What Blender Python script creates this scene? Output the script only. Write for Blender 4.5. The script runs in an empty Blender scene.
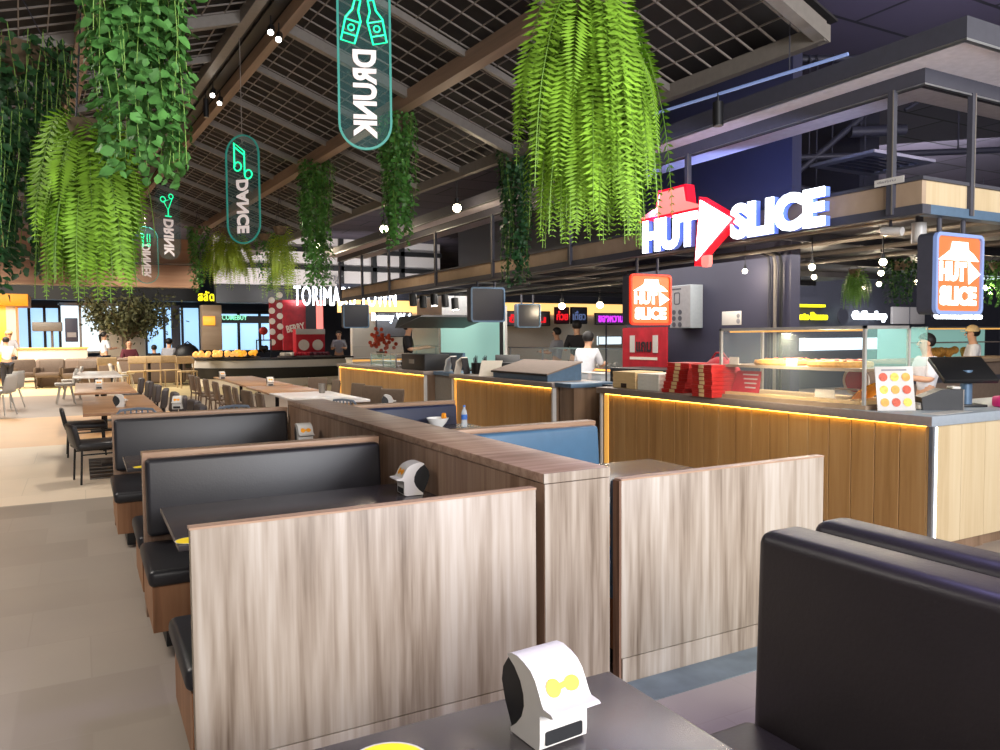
import bpy, bmesh, math, random
from mathutils import Vector, Matrix
import numpy as np
random.seed(7)
R = math.radians
C = bpy.context.scene.collection
SC = bpy.context.scene

# ------------------------------------------------------------------ camera
YAW, PITCH, FPX, ROLL, HC = 28.607, 2.795, 768.09, -0.437, 1.65
_y, _p, _r = R(YAW), R(PITCH), R(ROLL)
_fw = Vector((math.sin(_y)*math.cos(_p), math.cos(_y)*math.cos(_p), -math.sin(_p)))
_rt0 = Vector((math.cos(_y), -math.sin(_y), 0))
_up0 = _rt0.cross(_fw)
_rt = _rt0*math.cos(_r) + _up0*math.sin(_r)
_up = -_rt0*math.sin(_r) + _up0*math.cos(_r)
EYE = Vector((0, 0, HC))
cam = bpy.data.objects.new('camera', bpy.data.cameras.new('camera'))
C.objects.link(cam)
cam.matrix_world = Matrix(((_rt.x, _up.x, -_fw.x, 0), (_rt.y, _up.y, -_fw.y, 0), (_rt.z, _up.z, -_fw.z, HC), (0, 0, 0, 1)))
cam.data.sensor_width = 36.0
cam.data.lens = FPX/1000*36.0
cam.data.clip_start = .02
cam.data.clip_end = 300
SC.camera = cam

def at(px, py, x=None, y=None, z=None, d=None):
    """survey helper: where the sight line through a pixel meets a plane of the room"""
    v = _rt*((px-500)/FPX) + _up*((375-py)/FPX) + _fw
    if d is not None: t = d
    elif x is not None: t = x/v.x
    elif y is not None: t = y/v.y
    else: t = (z-HC)/v.z
    return EYE + v*t

# ------------------------------------------------------------------ materials
def lin(c):
    return tuple((v/12.92 if v <= .04045 else ((v+.055)/1.055)**2.4) for v in c[:3])
def rgb(r, g, b): return lin((r/255, g/255, b/255))
MATS = {}
def nt(name):
    m = bpy.data.materials.new(name); m.use_nodes = True
    t = m.node_tree; b = t.nodes['Principled BSDF']
    return m, t, b, t.nodes.new, t.links.new
def mat(name, col, rough=.5, metal=0, var=.07, scale=18, bump=0, spec=.5, alpha=1, coat=0, trans=0, ior=1.45):
    """plain surface: base colour with a little noise variation"""
    if name in MATS: return MATS[name]
    m, t, b, N, L = nt(name)
    tc = N('ShaderNodeTexCoord'); no = N('ShaderNodeTexNoise')
    no.inputs['Scale'].default_value = scale; no.inputs['Detail'].default_value = 3
    L(tc.outputs['Object'], no.inputs['Vector'])
    cr = N('ShaderNodeValToRGB')
    cr.color_ramp.elements[0].position = .3; cr.color_ramp.elements[1].position = .7
    cr.color_ramp.elements[0].color = (*[max(0, c*(1-var)) for c in col], 1)
    cr.color_ramp.elements[1].color = (*[min(1, c*(1+var)) for c in col], 1)
    L(no.outputs['Fac'], cr.inputs['Fac']); L(cr.outputs['Color'], b.inputs['Base Color'])
    b.inputs['Roughness'].default_value = rough; b.inputs['Metallic'].default_value = metal
    b.inputs['Specular IOR Level'].default_value = spec
    b.inputs['Alpha'].default_value = alpha
    b.inputs['Coat Weight'].default_value = coat
    b.inputs['Transmission Weight'].default_value = trans
    b.inputs['IOR'].default_value = ior
    if bump:
        bp = N('ShaderNodeBump'); bp.inputs['Strength'].default_value = bump; bp.inputs['Distance'].default_value = .003
        n2 = N('ShaderNodeTexNoise'); n2.inputs['Scale'].default_value = scale*9; n2.inputs['Detail'].default_value = 4
        L(tc.outputs['Object'], n2.inputs['Vector']); L(n2.outputs['Fac'], bp.inputs['Height']); L(bp.outputs['Normal'], b.inputs['Normal'])
    MATS[name] = m
    return m
def emit(name, col, strength, base=None, rough=.4):
    if name in MATS: return MATS[name]
    m, t, b, N, L = nt(name)
    b.inputs['Base Color'].default_value = (*(base or col), 1)
    b.inputs['Emission Color'].default_value = (*col, 1)
    b.inputs['Emission Strength'].default_value = strength
    b.inputs['Roughness'].default_value = rough
    MATS[name] = m
    return m
def wood(name, cols, axis='z', freq=9, rough=.45, stretch=.05, seed=0, fine=.25, spec=.4):
    """streaky laminate: grain runs along axis"""
    if name in MATS: return MATS[name]
    m, t, b, N, L = nt(name)
    tc = N('ShaderNodeTexCoord'); mp = N('ShaderNodeMapping')
    s = {'x': (stretch, 1, 1), 'y': (1, stretch, 1), 'z': (1, 1, stretch)}[axis]
    mp.inputs['Scale'].default_value = tuple(freq*v for v in s)
    mp.inputs['Location'].default_value = (seed*3.7, seed*1.3, seed*2.1)
    L(tc.outputs['Object'], mp.inputs['Vector'])
    n1 = N('ShaderNodeTexNoise'); n1.inputs['Scale'].default_value = 1; n1.inputs['Detail'].default_value = 5; n1.inputs['Roughness'].default_value = .6; n1.inputs['Distortion'].default_value = .5
    n2 = N('ShaderNodeTexNoise'); n2.inputs['Scale'].default_value = 6; n2.inputs['Detail'].default_value = 6
    L(mp.outputs[0], n1.inputs['Vector']); L(mp.outputs[0], n2.inputs['Vector'])
    mx = N('ShaderNodeMath'); mx.operation = 'MULTIPLY_ADD'; mx.inputs[1].default_value = fine; L(n2.outputs['Fac'], mx.inputs[0]); L(n1.outputs['Fac'], mx.inputs[2])
    sb = N('ShaderNodeMath'); sb.operation = 'SUBTRACT'; sb.inputs[1].default_value = fine*.5; L(mx.outputs[0], sb.inputs[0])
    cr = N('ShaderNodeValToRGB'); e = cr.color_ramp.elements
    while len(e) < len(cols): e.new(.5)
    for k, c in enumerate(cols):
        e[k].position = .28 + .44*k/(len(cols)-1); e[k].color = (*c, 1)
    L(sb.outputs[0], cr.inputs['Fac']); L(cr.outputs['Color'], b.inputs['Base Color'])
    b.inputs['Roughness'].default_value = rough; b.inputs['Specular IOR Level'].default_value = spec
    MATS[name] = m
    return m
def glass(name, col, alpha=.18, rough=.05):
    return mat(name, col, rough, alpha=alpha, var=.02)

M = dict(
    panel=wood('panel wood', [rgb(98, 83, 68), rgb(138, 124, 108), rgb(160, 148, 133), rgb(174, 164, 151)], 'z', 5.5, .45, .05, fine=.6),
    spine=wood('spine shaded wood', [rgb(104, 78, 62), rgb(134, 104, 84), rgb(152, 124, 104), rgb(166, 140, 120)], 'z', 11, .4, .04, 2),  # same laminate as panel, its shaded side tone put into the colour
    spinetop=wood('spine top lit wood', [rgb(112, 86, 72), rgb(142, 114, 96), rgb(160, 132, 114), rgb(172, 148, 130)], 'x', 13, .4, .05, 3),  # same laminate again, lighter tone of the lit top put into the colour
    edge=wood('edge band', [rgb(138, 108, 86), rgb(164, 134, 110), rgb(178, 150, 126)], 'x', 8, .45, .1, 4),
    base=wood('bench base wood', [rgb(120, 82, 54), rgb(148, 104, 72), rgb(162, 120, 86)], 'z', 9, .5, .06, 5),
    oak=wood('oak planks', [rgb(138, 100, 56), rgb(160, 120, 72), rgb(172, 134, 86)], 'z', 7, .4, .06, 6),
    pale=wood('pale oak', [rgb(178, 156, 120), rgb(192, 172, 138), rgb(198, 180, 148)], 'z', 7, .45, .06, 7),
    darkoak=wood('dark oak', [rgb(96, 74, 56), rgb(122, 98, 78), rgb(136, 112, 92)], 'z', 9, .45, .05, 8),
    toptab=wood('table brown wood', [rgb(132, 96, 70), rgb(160, 122, 92), rgb(174, 140, 110)], 'x', 6, .28, .08, 9),
    tan=wood('tan board', [rgb(146, 124, 104), rgb(160, 138, 116), rgb(170, 148, 126)], 'x', 2, .5, .2, 10),
    beam=wood('beam wood', [rgb(112, 92, 76), rgb(136, 112, 94), rgb(150, 126, 106)], 'y', 5, .5, .05, 11),
    farbeam=wood('beam far wood', [rgb(136, 100, 76), rgb(156, 118, 92), rgb(170, 132, 106)], 'x', 5, .5, .05, 12),
    leather=mat('black leather', rgb(32, 31, 35), .42, bump=.15, scale=10, var=.06),
    bluesheenlea=mat('blue sheen leather', rgb(66, 100, 128), .36, bump=.12, scale=10, var=.05),  # blue reflected light painted into the dark leather's colour
    navysheenlea=mat('navy sheen leather', rgb(28, 36, 66), .4, bump=.12, scale=10, var=.05),  # same dark leather, weaker blue reflection painted into the colour
    sofa=mat('sofa leather', rgb(36, 31, 34), .42, bump=.18, scale=8, var=.08),
    tabtop=mat('dark stone table', rgb(62, 58, 60), .26, var=.12, scale=9),
    black=mat('black paint', rgb(22, 22, 24), .45),
    blackm=mat('black metal', rgb(30, 30, 33), .4, metal=.5),
    casefr=mat('case frame', rgb(176, 172, 166), .35, metal=.2),
    dark=mat('dark recess', rgb(52, 36, 30), .6),
    steel=mat('brushed steel', rgb(170, 172, 176), .3, metal=.9),
    steelg=mat('grey steel paint', rgb(120, 114, 108), .45, metal=.2),
    wire=mat('grille wire', rgb(120, 112, 106), .5, metal=.2),
    chrome=mat('chrome', rgb(200, 204, 210), .15, metal=1),
    white=mat('white plastic', rgb(196, 192, 187), .35, var=.02),
    cream=mat('cream plastic', rgb(232, 222, 206), .45, var=.03),
    whitew=mat('white wall paint', rgb(214, 208, 206), .7, var=.03),
    slab=mat('counter slab', rgb(128, 114, 106), .4, var=.06, scale=30),
    slabw=mat('counter slab light', rgb(142, 150, 158), .35, var=.04, scale=30),
    bluegr=mat('blue grey metal', rgb(84, 108, 132), .4, metal=.3),
    slate=mat('blue-grey floor sheen', rgb(100, 112, 112), .5, var=.2, scale=6),
    grey=mat('grey paint', rgb(132, 130, 134), .6),
    soffit=mat('soffit grey', rgb(222, 216, 224), .7),
    darkg=mat('dark grey paint', rgb(62, 62, 72), .6),
    pillar=mat('pillar paint', rgb(50, 50, 68), .55, var=.05, scale=3),
    ceil=mat('dark ceiling', rgb(58, 52, 58), .8, var=.1, scale=2),
    ceilblack=mat('black sheet over trellis', rgb(34, 31, 32), .8),
    pipe=mat('dark pipe', rgb(48, 48, 58), .5),
    yellow=mat('yellow sticker', rgb(246, 214, 40), .5, var=.03),
    orange=mat('orange print', rgb(232, 150, 20), .5),
    kraft=mat('kraft card', rgb(218, 186, 134), .7),
    card=mat('white card', rgb(226, 222, 208), .7),
    red=mat('red card', rgb(176, 36, 32), .5, var=.05),
    darkred=mat('dark red card', rgb(150, 14, 26), .5),
    crimson=mat('crimson fabric', rgb(186, 18, 40), .6),
    redposter=mat('red poster', rgb(176, 32, 46), .5, var=.25, scale=5),
    pink=mat('pink plastic', rgb(214, 40, 120), .4),
    tealglass=mat('teal glass', rgb(170, 226, 212), .1, alpha=.2, var=.04, spec=.3),
    clear=mat('clear glass', rgb(214, 230, 232), .08, alpha=.045, var=.02, spec=.3),
    acrylic=mat('acrylic', rgb(90, 140, 140), .4, alpha=.10, var=.02, spec=.1),
    acryedge=emit('acrylic edge', rgb(40, 160, 140), .2, rgb(50, 130, 120)),
    crust=mat('pizza crust', rgb(222, 160, 74), .6, var=.2, scale=30),
    cheese=mat('pizza cheese', rgb(238, 190, 70), .45, var=.35, scale=40),
    topping=mat('pizza topping', rgb(196, 74, 40), .5, var=.4, scale=50),
    skin=mat('skin', rgb(206, 158, 128), .55, var=.04),
    hair=mat('dark hair', rgb(24, 20, 20), .55),
    shirtw=mat('white shirt', rgb(222, 222, 228), .8),
    shirtg=mat('grey shirt', rgb(160, 160, 168), .8),
    shirtk=mat('black shirt', rgb(34, 32, 36), .8),
    shirtr=mat('maroon shirt', rgb(92, 36, 48), .8),
    trouser=mat('dark trousers', rgb(40, 40, 50), .8),
    mask=mat('face mask', rgb(190, 205, 220), .8),
    fern=mat('fern green', rgb(118, 160, 46), .55, var=.4, scale=5, spec=.25),
    fernd=mat('fern deep green', rgb(86, 132, 44), .5, var=.35, scale=3),
    ferny=mat('fern yellow green', rgb(140, 164, 44), .5, var=.35, scale=2),
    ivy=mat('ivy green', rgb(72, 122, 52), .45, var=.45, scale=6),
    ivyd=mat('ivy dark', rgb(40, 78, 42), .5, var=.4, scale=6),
    pothos=mat('pothos green', rgb(78, 128, 62), .5, var=.5, scale=9, spec=.3),
    stemm=mat('vine stem', rgb(112, 150, 60), .6),
    treef=mat('olive foliage', rgb(86, 88, 58), .6, var=.4, scale=4),
    bark=mat('bark', rgb(110, 94, 76), .8, var=.3),
    wchair=mat('light wood chair', rgb(190, 164, 126), .5, var=.1),
    bchair=mat('brown chair', rgb(92, 76, 64), .55, var=.1),
    padch=mat('charcoal pad', rgb(58, 52, 54), .55),
    tubech=mat('blue grey tube', rgb(110, 122, 138), .35, metal=.4),
    tablew=mat('white table', rgb(224, 218, 216), .2, var=.03),
    lowbench=mat('taupe seat', rgb(122, 104, 92), .7),
    bowl=mat('porcelain', rgb(240, 240, 238), .2, var=.02),
    water=glass('bottle plastic', rgb(220, 232, 240), .45),
    bluelab=mat('blue label', rgb(60, 110, 190), .5),
    led=emit('warm led', (1, .6, .08), 14),
    ledv=emit('warm led upright', (1, .5, .1), .42),
    wled=emit('white led', (.9, .95, 1), 3.5),
    sign=emit('sign white', (.86, .93, 1), 6.0),
    signpink=emit('sign pink', rgb(255, 150, 140), .9, rgb(230, 120, 110)),
    signred=emit('sign red', rgb(225, 14, 40), .9),
    signside=emit('sign letter side', rgb(110, 140, 240), .28),
    boxor=emit('lightbox orange', rgb(255, 128, 58), .92, (.1, .05, .02)),
    boxwh=emit('lightbox white', (1, .95, .9), 2.2),
    boxred=emit('lightbox red rim', rgb(235, 50, 20), .9),
    neon=emit('green neon', rgb(30, 235, 160), 1.4),
    neonp=emit('pale neon', rgb(150, 240, 200), .8),
    neony=emit('yellow neon', rgb(240, 230, 30), 1.3),
    neonpu=emit('purple neon', rgb(200, 60, 230), 1.6),
    neonr=emit('red neon', rgb(235, 30, 40), 1.2),
    lettw=emit('sign letter white', rgb(226, 206, 202), .35, rgb(226, 216, 212)),
    bulb=emit('bulb', (1, .86, .6), 18),
    spotf=emit('spot face', (1, .95, .86), 14),
    cove=emit('cove glow', (1, .6, .2), 1.25),
    screen=emit('bright shop', rgb(170, 215, 255), 1.1),
    screen2=emit('bright window', rgb(226, 246, 255), 1.1),
    teallit=emit('teal lit wall', rgb(160, 214, 204), .5, rgb(120, 160, 152)),
    orlit=emit('orange lit wall', rgb(250, 170, 50), .8),
    warmlit=emit('warm glow', rgb(255, 190, 100), .75),
    menulit=emit('dim screen', rgb(60, 62, 110), .02, rgb(16, 17, 28), .3),
    blueglow=emit('blue glow', rgb(120, 140, 190), .35),
)

# floor: dark tile walkway near, pale polished floor beyond, brown bands crossing
def floor_mat():
    m, t, b, N, L = nt('floor tiles')
    ge = N('ShaderNodeNewGeometry'); sp = N('ShaderNodeSeparateXYZ'); L(ge.outputs['Position'], sp.inputs[0])
    def bricks(c1, c2, mortar, w, h, ms=.004):
        mp = N('ShaderNodeMapping'); L(ge.outputs['Position'], mp.inputs['Vector']); mp.inputs['Rotation'].default_value = (0, 0, 0)
        br = N('ShaderNodeTexBrick'); br.inputs['Color1'].default_value = (*c1, 1); br.inputs['Color2'].default_value = (*c2, 1)
        br.inputs['Mortar'].default_value = (*mortar, 1); br.inputs['Scale'].default_value = 1
        br.inputs['Brick Width'].default_value = w; br.inputs['Row Height'].default_value = h; br.inputs['Mortar Size'].default_value = ms
        br.inputs['Bias'].default_value = -.1
        L(mp.outputs[0], br.inputs['Vector'])
        return br.outputs['Color']
    dark = bricks(rgb(160, 149, 138), rgb(144, 133, 122), rgb(152, 141, 130), .6, .6)
    pale = bricks(rgb(226, 208, 186), rgb(218, 200, 176), rgb(206, 190, 168), 1.2, 1.2)
    def const(c):
        n = N('ShaderNodeRGB'); n.outputs[0].default_value = (*c, 1); return n.outputs[0]
    def step(sock, edge, inv=False):
        n = N('ShaderNodeMath'); n.operation = 'LESS_THAN' if inv else 'GREATER_THAN'; n.inputs[1].default_value = edge; L(sock, n.inputs[0]); return n.outputs[0]
    def mix(f, a, bb):
        n = N('ShaderNodeMix'); n.data_type = 'RGBA'; L(f, n.inputs['Factor']); L(a, n.inputs[6]); L(bb, n.inputs[7]); return n.outputs[2]
    y = sp.outputs['Y']; x = sp.outputs['X']
    c = mix(step(y, 9.06), dark, pale)
    c = mix(step(y, 14.0), c, const(rgb(214, 170, 122)))
    c = mix(step(y, 19.3), c, const(rgb(150, 134, 122)))
    c = mix(step(y, 27.0), c, const(rgb(226, 202, 150)))
    xr = step(x, 2.0)
    c = mix(xr, c, mix(step(y, 9.06), dark, mix(step(y, 24), const(rgb(150, 136, 122)), const(rgb(214, 196, 150)))))
    no = N('ShaderNodeTexNoise'); no.inputs['Scale'].default_value = 1.6; no.inputs['Detail'].default_value = 5; L(ge.outputs['Position'], no.inputs['Vector'])
    mr = N('ShaderNodeMapRange'); mr.inputs['To Min'].default_value = .86; mr.inputs['To Max'].default_value = 1.08; L(no.outputs['Fac'], mr.inputs['Value'])
    mu = N('ShaderNodeMix'); mu.data_type = 'RGBA'; mu.blend_type = 'MULTIPLY'; mu.inputs['Factor'].default_value = 1
    L(c, mu.inputs[6]); L(mr.outputs[0], mu.inputs[7]); L(mu.outputs[2], b.inputs['Base Color'])
    b.inputs['Roughness'].default_value = .38; b.inputs['Specular IOR Level'].default_value = .4
    return m
M['floor'] = floor_mat()
def ceil_mat():
    m, t, b, N, L = nt('ceiling slab boards')
    ge = N('ShaderNodeNewGeometry')
    br = N('ShaderNodeTexBrick'); br.inputs['Color1'].default_value = (*rgb(84, 76, 92), 1); br.inputs['Color2'].default_value = (*rgb(70, 64, 78), 1)
    br.inputs['Mortar'].default_value = (*rgb(30, 28, 34), 1); br.inputs['Scale'].default_value = 1
    br.inputs['Brick Width'].default_value = 2.4; br.inputs['Row Height'].default_value = 1.2; br.inputs['Mortar Size'].default_value = .03
    L(ge.outputs['Position'], br.inputs['Vector']); L(br.outputs['Color'], b.inputs['Base Color']); b.inputs['Roughness'].default_value = .8
    return m
M['slabceil'] = ceil_mat()

# ------------------------------------------------------------------ mesh helper
class MB:
    def __init__(s): s.v = []; s.f = []
    def add(s, vs, fs):
        o = len(s.v); s.v += [tuple(v) for v in vs]; s.f += [tuple(i+o for i in f) for f in fs]; return s
    def box(s, x0, y0, z0, x1, y1, z1, bev=0, seg=2):
        if bev:
            bm = bmesh.new(); bmesh.ops.create_cube(bm, size=1)
            for v in bm.verts: v.co = Vector(((x0+x1)/2+v.co.x*(x1-x0), (y0+y1)/2+v.co.y*(y1-y0), (z0+z1)/2+v.co.z*(z1-z0)))
            bev = min(bev, .49*min(abs(x1-x0), abs(y1-y0), abs(z1-z0)))
            bmesh.ops.bevel(bm, geom=bm.edges[:], offset=bev, segments=seg, profile=.5, affect='EDGES')
            return s.bm(bm)
        return s.add([(x0,y0,z0),(x1,y0,z0),(x1,y1,z0),(x0,y1,z0),(x0,y0,z1),(x1,y0,z1),(x1,y1,z1),(x0,y1,z1)],
                     [(0,3,2,1),(4,5,6,7),(0,1,5,4),(1,2,6,5),(2,3,7,6),(3,0,4,7)])
    def bm(s, bm):
        bm.verts.index_update()
        s.add([v.co[:] for v in bm.verts], [[v.index for v in f.verts] for f in bm.faces]); bm.free(); return s
    def cyl(s, p, q, r, n=12, r2=None, caps=True):
        p = Vector(p); q = Vector(q); r2 = r if r2 is None else r2
        a = (q-p).normalized(); u = a.orthogonal().normalized(); w = a.cross(u)
        vs = [p+(u*math.cos(2*math.pi*k/n)+w*math.sin(2*math.pi*k/n))*r for k in range(n)] + [q+(u*math.cos(2*math.pi*k/n)+w*math.sin(2*math.pi*k/n))*r2 for k in range(n)]
        fs = [(k, (k+1) % n, n+(k+1) % n, n+k) for k in range(n)]
        if caps: fs += [tuple(range(n-1, -1, -1)), tuple(range(n, 2*n))]
        return s.add(vs, fs)
    def tube(s, pts, r, n=8, closed=False):
        pts = [Vector(p) for p in pts]; m = len(pts); rings = []; pu = None
        for i, p in enumerate(pts):
            if closed: t = pts[(i+1) % m]-pts[i-1]
            else: t = pts[min(i+1, m-1)]-pts[max(i-1, 0)]
            t.normalize()
            u = t.orthogonal().normalized() if pu is None else (pu-t*pu.dot(t)).normalized()
            pu = u; w = t.cross(u); rr = r[i] if isinstance(r, (list, tuple)) else r
            rings.append([p+(u*math.cos(2*math.pi*k/n)+w*math.sin(2*math.pi*k/n))*rr for k in range(n)])
        vs = [v for g in rings for v in g]; fs = []
        for i in range(m if closed else m-1):
            j = (i+1) % m
            fs += [(i*n+k, i*n+(k+1) % n, j*n+(k+1) % n, j*n+k) for k in range(n)]
        if not closed: fs += [tuple(range(n-1, -1, -1)), tuple((m-1)*n+k for k in range(n))]
        return s.add(vs, fs)
    def prism(s, poly, h0, h1, f):
        """poly: 2-D points; f(a,b,h) -> 3-D"""
        n = len(poly)
        vs = [f(a, b, h0) for a, b in poly] + [f(a, b, h1) for a, b in poly]
        return s.add(vs, [tuple(range(n-1, -1, -1)), tuple(range(n, 2*n))] + [(k, (k+1) % n, n+(k+1) % n, n+k) for k in range(n)])
    def lathe(s, prof, c=(0, 0, 0), n=20):
        c = Vector(c); vs = []; m = len(prof)
        for r, z in prof:
            vs += [c+Vector((r*math.cos(2*math.pi*k/n), r*math.sin(2*math.pi*k/n), z)) for k in range(n)]
        fs = [(i*n+k, i*n+(k+1) % n, (i+1)*n+(k+1) % n, (i+1)*n+k) for i in range(m-1) for k in range(n)]
        if prof[0][0] > 1e-5: fs.append(tuple(range(n-1, -1, -1)))
        if prof[-1][0] > 1e-5: fs.append(tuple((m-1)*n+k for k in range(n)))
        return s.add(vs, fs)
    def ball(s, c, r, n=14, m=9, sc=(1, 1, 1)):
        c = Vector(c)
        pr = [(max(1e-6, math.sin(math.pi*i/m)*r), -math.cos(math.pi*i/m)*r) for i in range(m+1)]
        o = len(s.v); s.lathe(pr, (0, 0, 0), n)
        for i in range(o, len(s.v)):
            v = s.v[i]; s.v[i] = (c.x+v[0]*sc[0], c.y+v[1]*sc[1], c.z+v[2]*sc[2])
        return s
    def move(s, mtx, o=0):
        for i in range(o, len(s.v)): s.v[i] = tuple(mtx @ Vector(s.v[i]))
        return s
    def build(s, name, m, parent=None, label=None, ang=35, kind=None):
        me = bpy.data.meshes.new(name); me.from_pydata(s.v, [], s.f); me.validate()
        if me.polygons:
            me.polygons.foreach_set('use_smooth', [True]*len(me.polygons))
            me.set_sharp_from_angle(angle=R(ang))
        me.materials.append(M[m] if isinstance(m, str) else m)
        o = bpy.data.objects.new(name, me); C.objects.link(o)
        if parent: o.parent = parent
        if label: o['label'] = label
        if kind: o['kind'] = kind
        return o
def tag(o, label, cat, group=None, kind=None):
    o['label'] = label; o['category'] = cat
    if group: o['group'] = group
    if kind: o['kind'] = kind
    return o
def T(name, label, cat, loc=(0, 0, 0), rz=0, group=None):
    o = bpy.data.objects.new(name, None); C.objects.link(o); o.empty_display_size = .1
    o.location = loc; o.rotation_euler = (0, 0, rz)
    return tag(o, label, cat, group)
def S(name, mb, m, label=None):
    return mb.build(name, m, None, label, kind='structure')
def copy_tree(o, loc=None, rz=None, label=None, scale=None):
    c = o.copy(); C.objects.link(c)
    if loc is not None: c.location = loc
    if rz is not None: c.rotation_euler = (0, 0, rz)
    if label: c['label'] = label
    if scale: c.scale = scale
    for ch in o.children:
        k = ch.copy(); C.objects.link(k); k.parent = c
        for g in ch.children:
            q = g.copy(); C.objects.link(q); q.parent = k
    return c
def box(*a, **k): return MB().box(*a, **k)

_dg = bpy.context.evaluated_depsgraph_get
def text_mb(txt, size=1, extrude=.02, bold=0, spacing=1, align='CENTER', shear=0):
    """lettering as a mesh in the local xy plane, facing +z"""
    cu = bpy.data.curves.new('lettering', 'FONT'); cu.body = txt; cu.size = size; cu.extrude = extrude; cu.offset = bold
    cu.space_character = spacing; cu.align_x = align; cu.align_y = 'CENTER'; cu.shear = shear; cu.resolution_u = 4
    o = bpy.data.objects.new('lettering', cu); C.objects.link(o)
    bpy.context.view_layer.update()
    me = bpy.data.meshes.new_from_object(o.evaluated_get(_dg()))
    mb = MB(); mb.add([v.co[:] for v in me.vertices], [p.vertices[:] for p in me.polygons])
    bpy.data.objects.remove(o); bpy.data.curves.remove(cu); bpy.data.meshes.remove(me)
    return mb
def fit(mb, w, h):
    xs = [v[0] for v in mb.v]; ys = [v[1] for v in mb.v]
    if not xs: return mb
    cx, cy = (min(xs)+max(xs))/2, (min(ys)+max(ys))/2
    sx = w/max(1e-6, max(xs)-min(xs)); sy = h/max(1e-6, max(ys)-min(ys))
    mb.v = [((a-cx)*sx, (b-cy)*sy, c) for a, b, c in mb.v]
    return mb
def frame(ex, ey, o):
    """matrix: local x->ex, y->ey, z->ex x ey, at o"""
    ex = Vector(ex).normalized(); ey = Vector(ey).normalized(); ez = ex.cross(ey)
    return Matrix(((ex.x, ey.x, ez.x, o[0]), (ex.y, ey.y, ez.y, o[1]), (ex.z, ey.z, ez.z, o[2]), (0, 0, 0, 1)))
FACE_X = lambda o: frame((0, -1, 0), (0, 0, 1), o)     # faces -X
FACE_Y = lambda o: frame((1, 0, 0), (0, 0, 1), o)      # faces -Y
def rrect(w, h, r, n=6):
    p = []
    for cx, cy, a0 in ((w/2-r, h/2-r, 0), (-w/2+r, h/2-r, 90), (-w/2+r, -h/2+r, 180), (w/2-r, -h/2+r, 270)):
        p += [(cx+r*math.cos(R(a0+90*k/n)), cy+r*math.sin(R(a0+90*k/n))) for k in range(n+1)]
    return p
def ring(outer, inner, h0, h1):
    """flat frame between two outlines with equal point counts"""
    n = len(outer); mb = MB()
    vs = [(*p, h0) for p in outer]+[(*p, h0) for p in inner]+[(*p, h1) for p in outer]+[(*p, h1) for p in inner]
    fs = []
    for k in range(n):
        j = (k+1) % n
        fs += [(2*n+k, 2*n+j, 3*n+j, 3*n+k), (k, n+k, n+j, j), (k, j, 2*n+j, 2*n+k), (n+k, 3*n+k, 3*n+j, n+j)]
    return mb.add(vs, fs)
# ================================================================== SETTING
S('floor', box(-30, -6, -.1, 45, 60, 0), 'floor')
S('ceiling', box(-30, -6, 6.0, 45, 60, 6.2), 'slabceil')
S('wall_far', box(-30, 52, 0, 45, 52.3, 6), 'darkg')
S('wall_left', box(-14.3, -6, 0, -14, 52, 6), 'darkg')
S('wall_right', box(30, -6, 0, 30.3, 52, 6), 'darkg')

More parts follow.
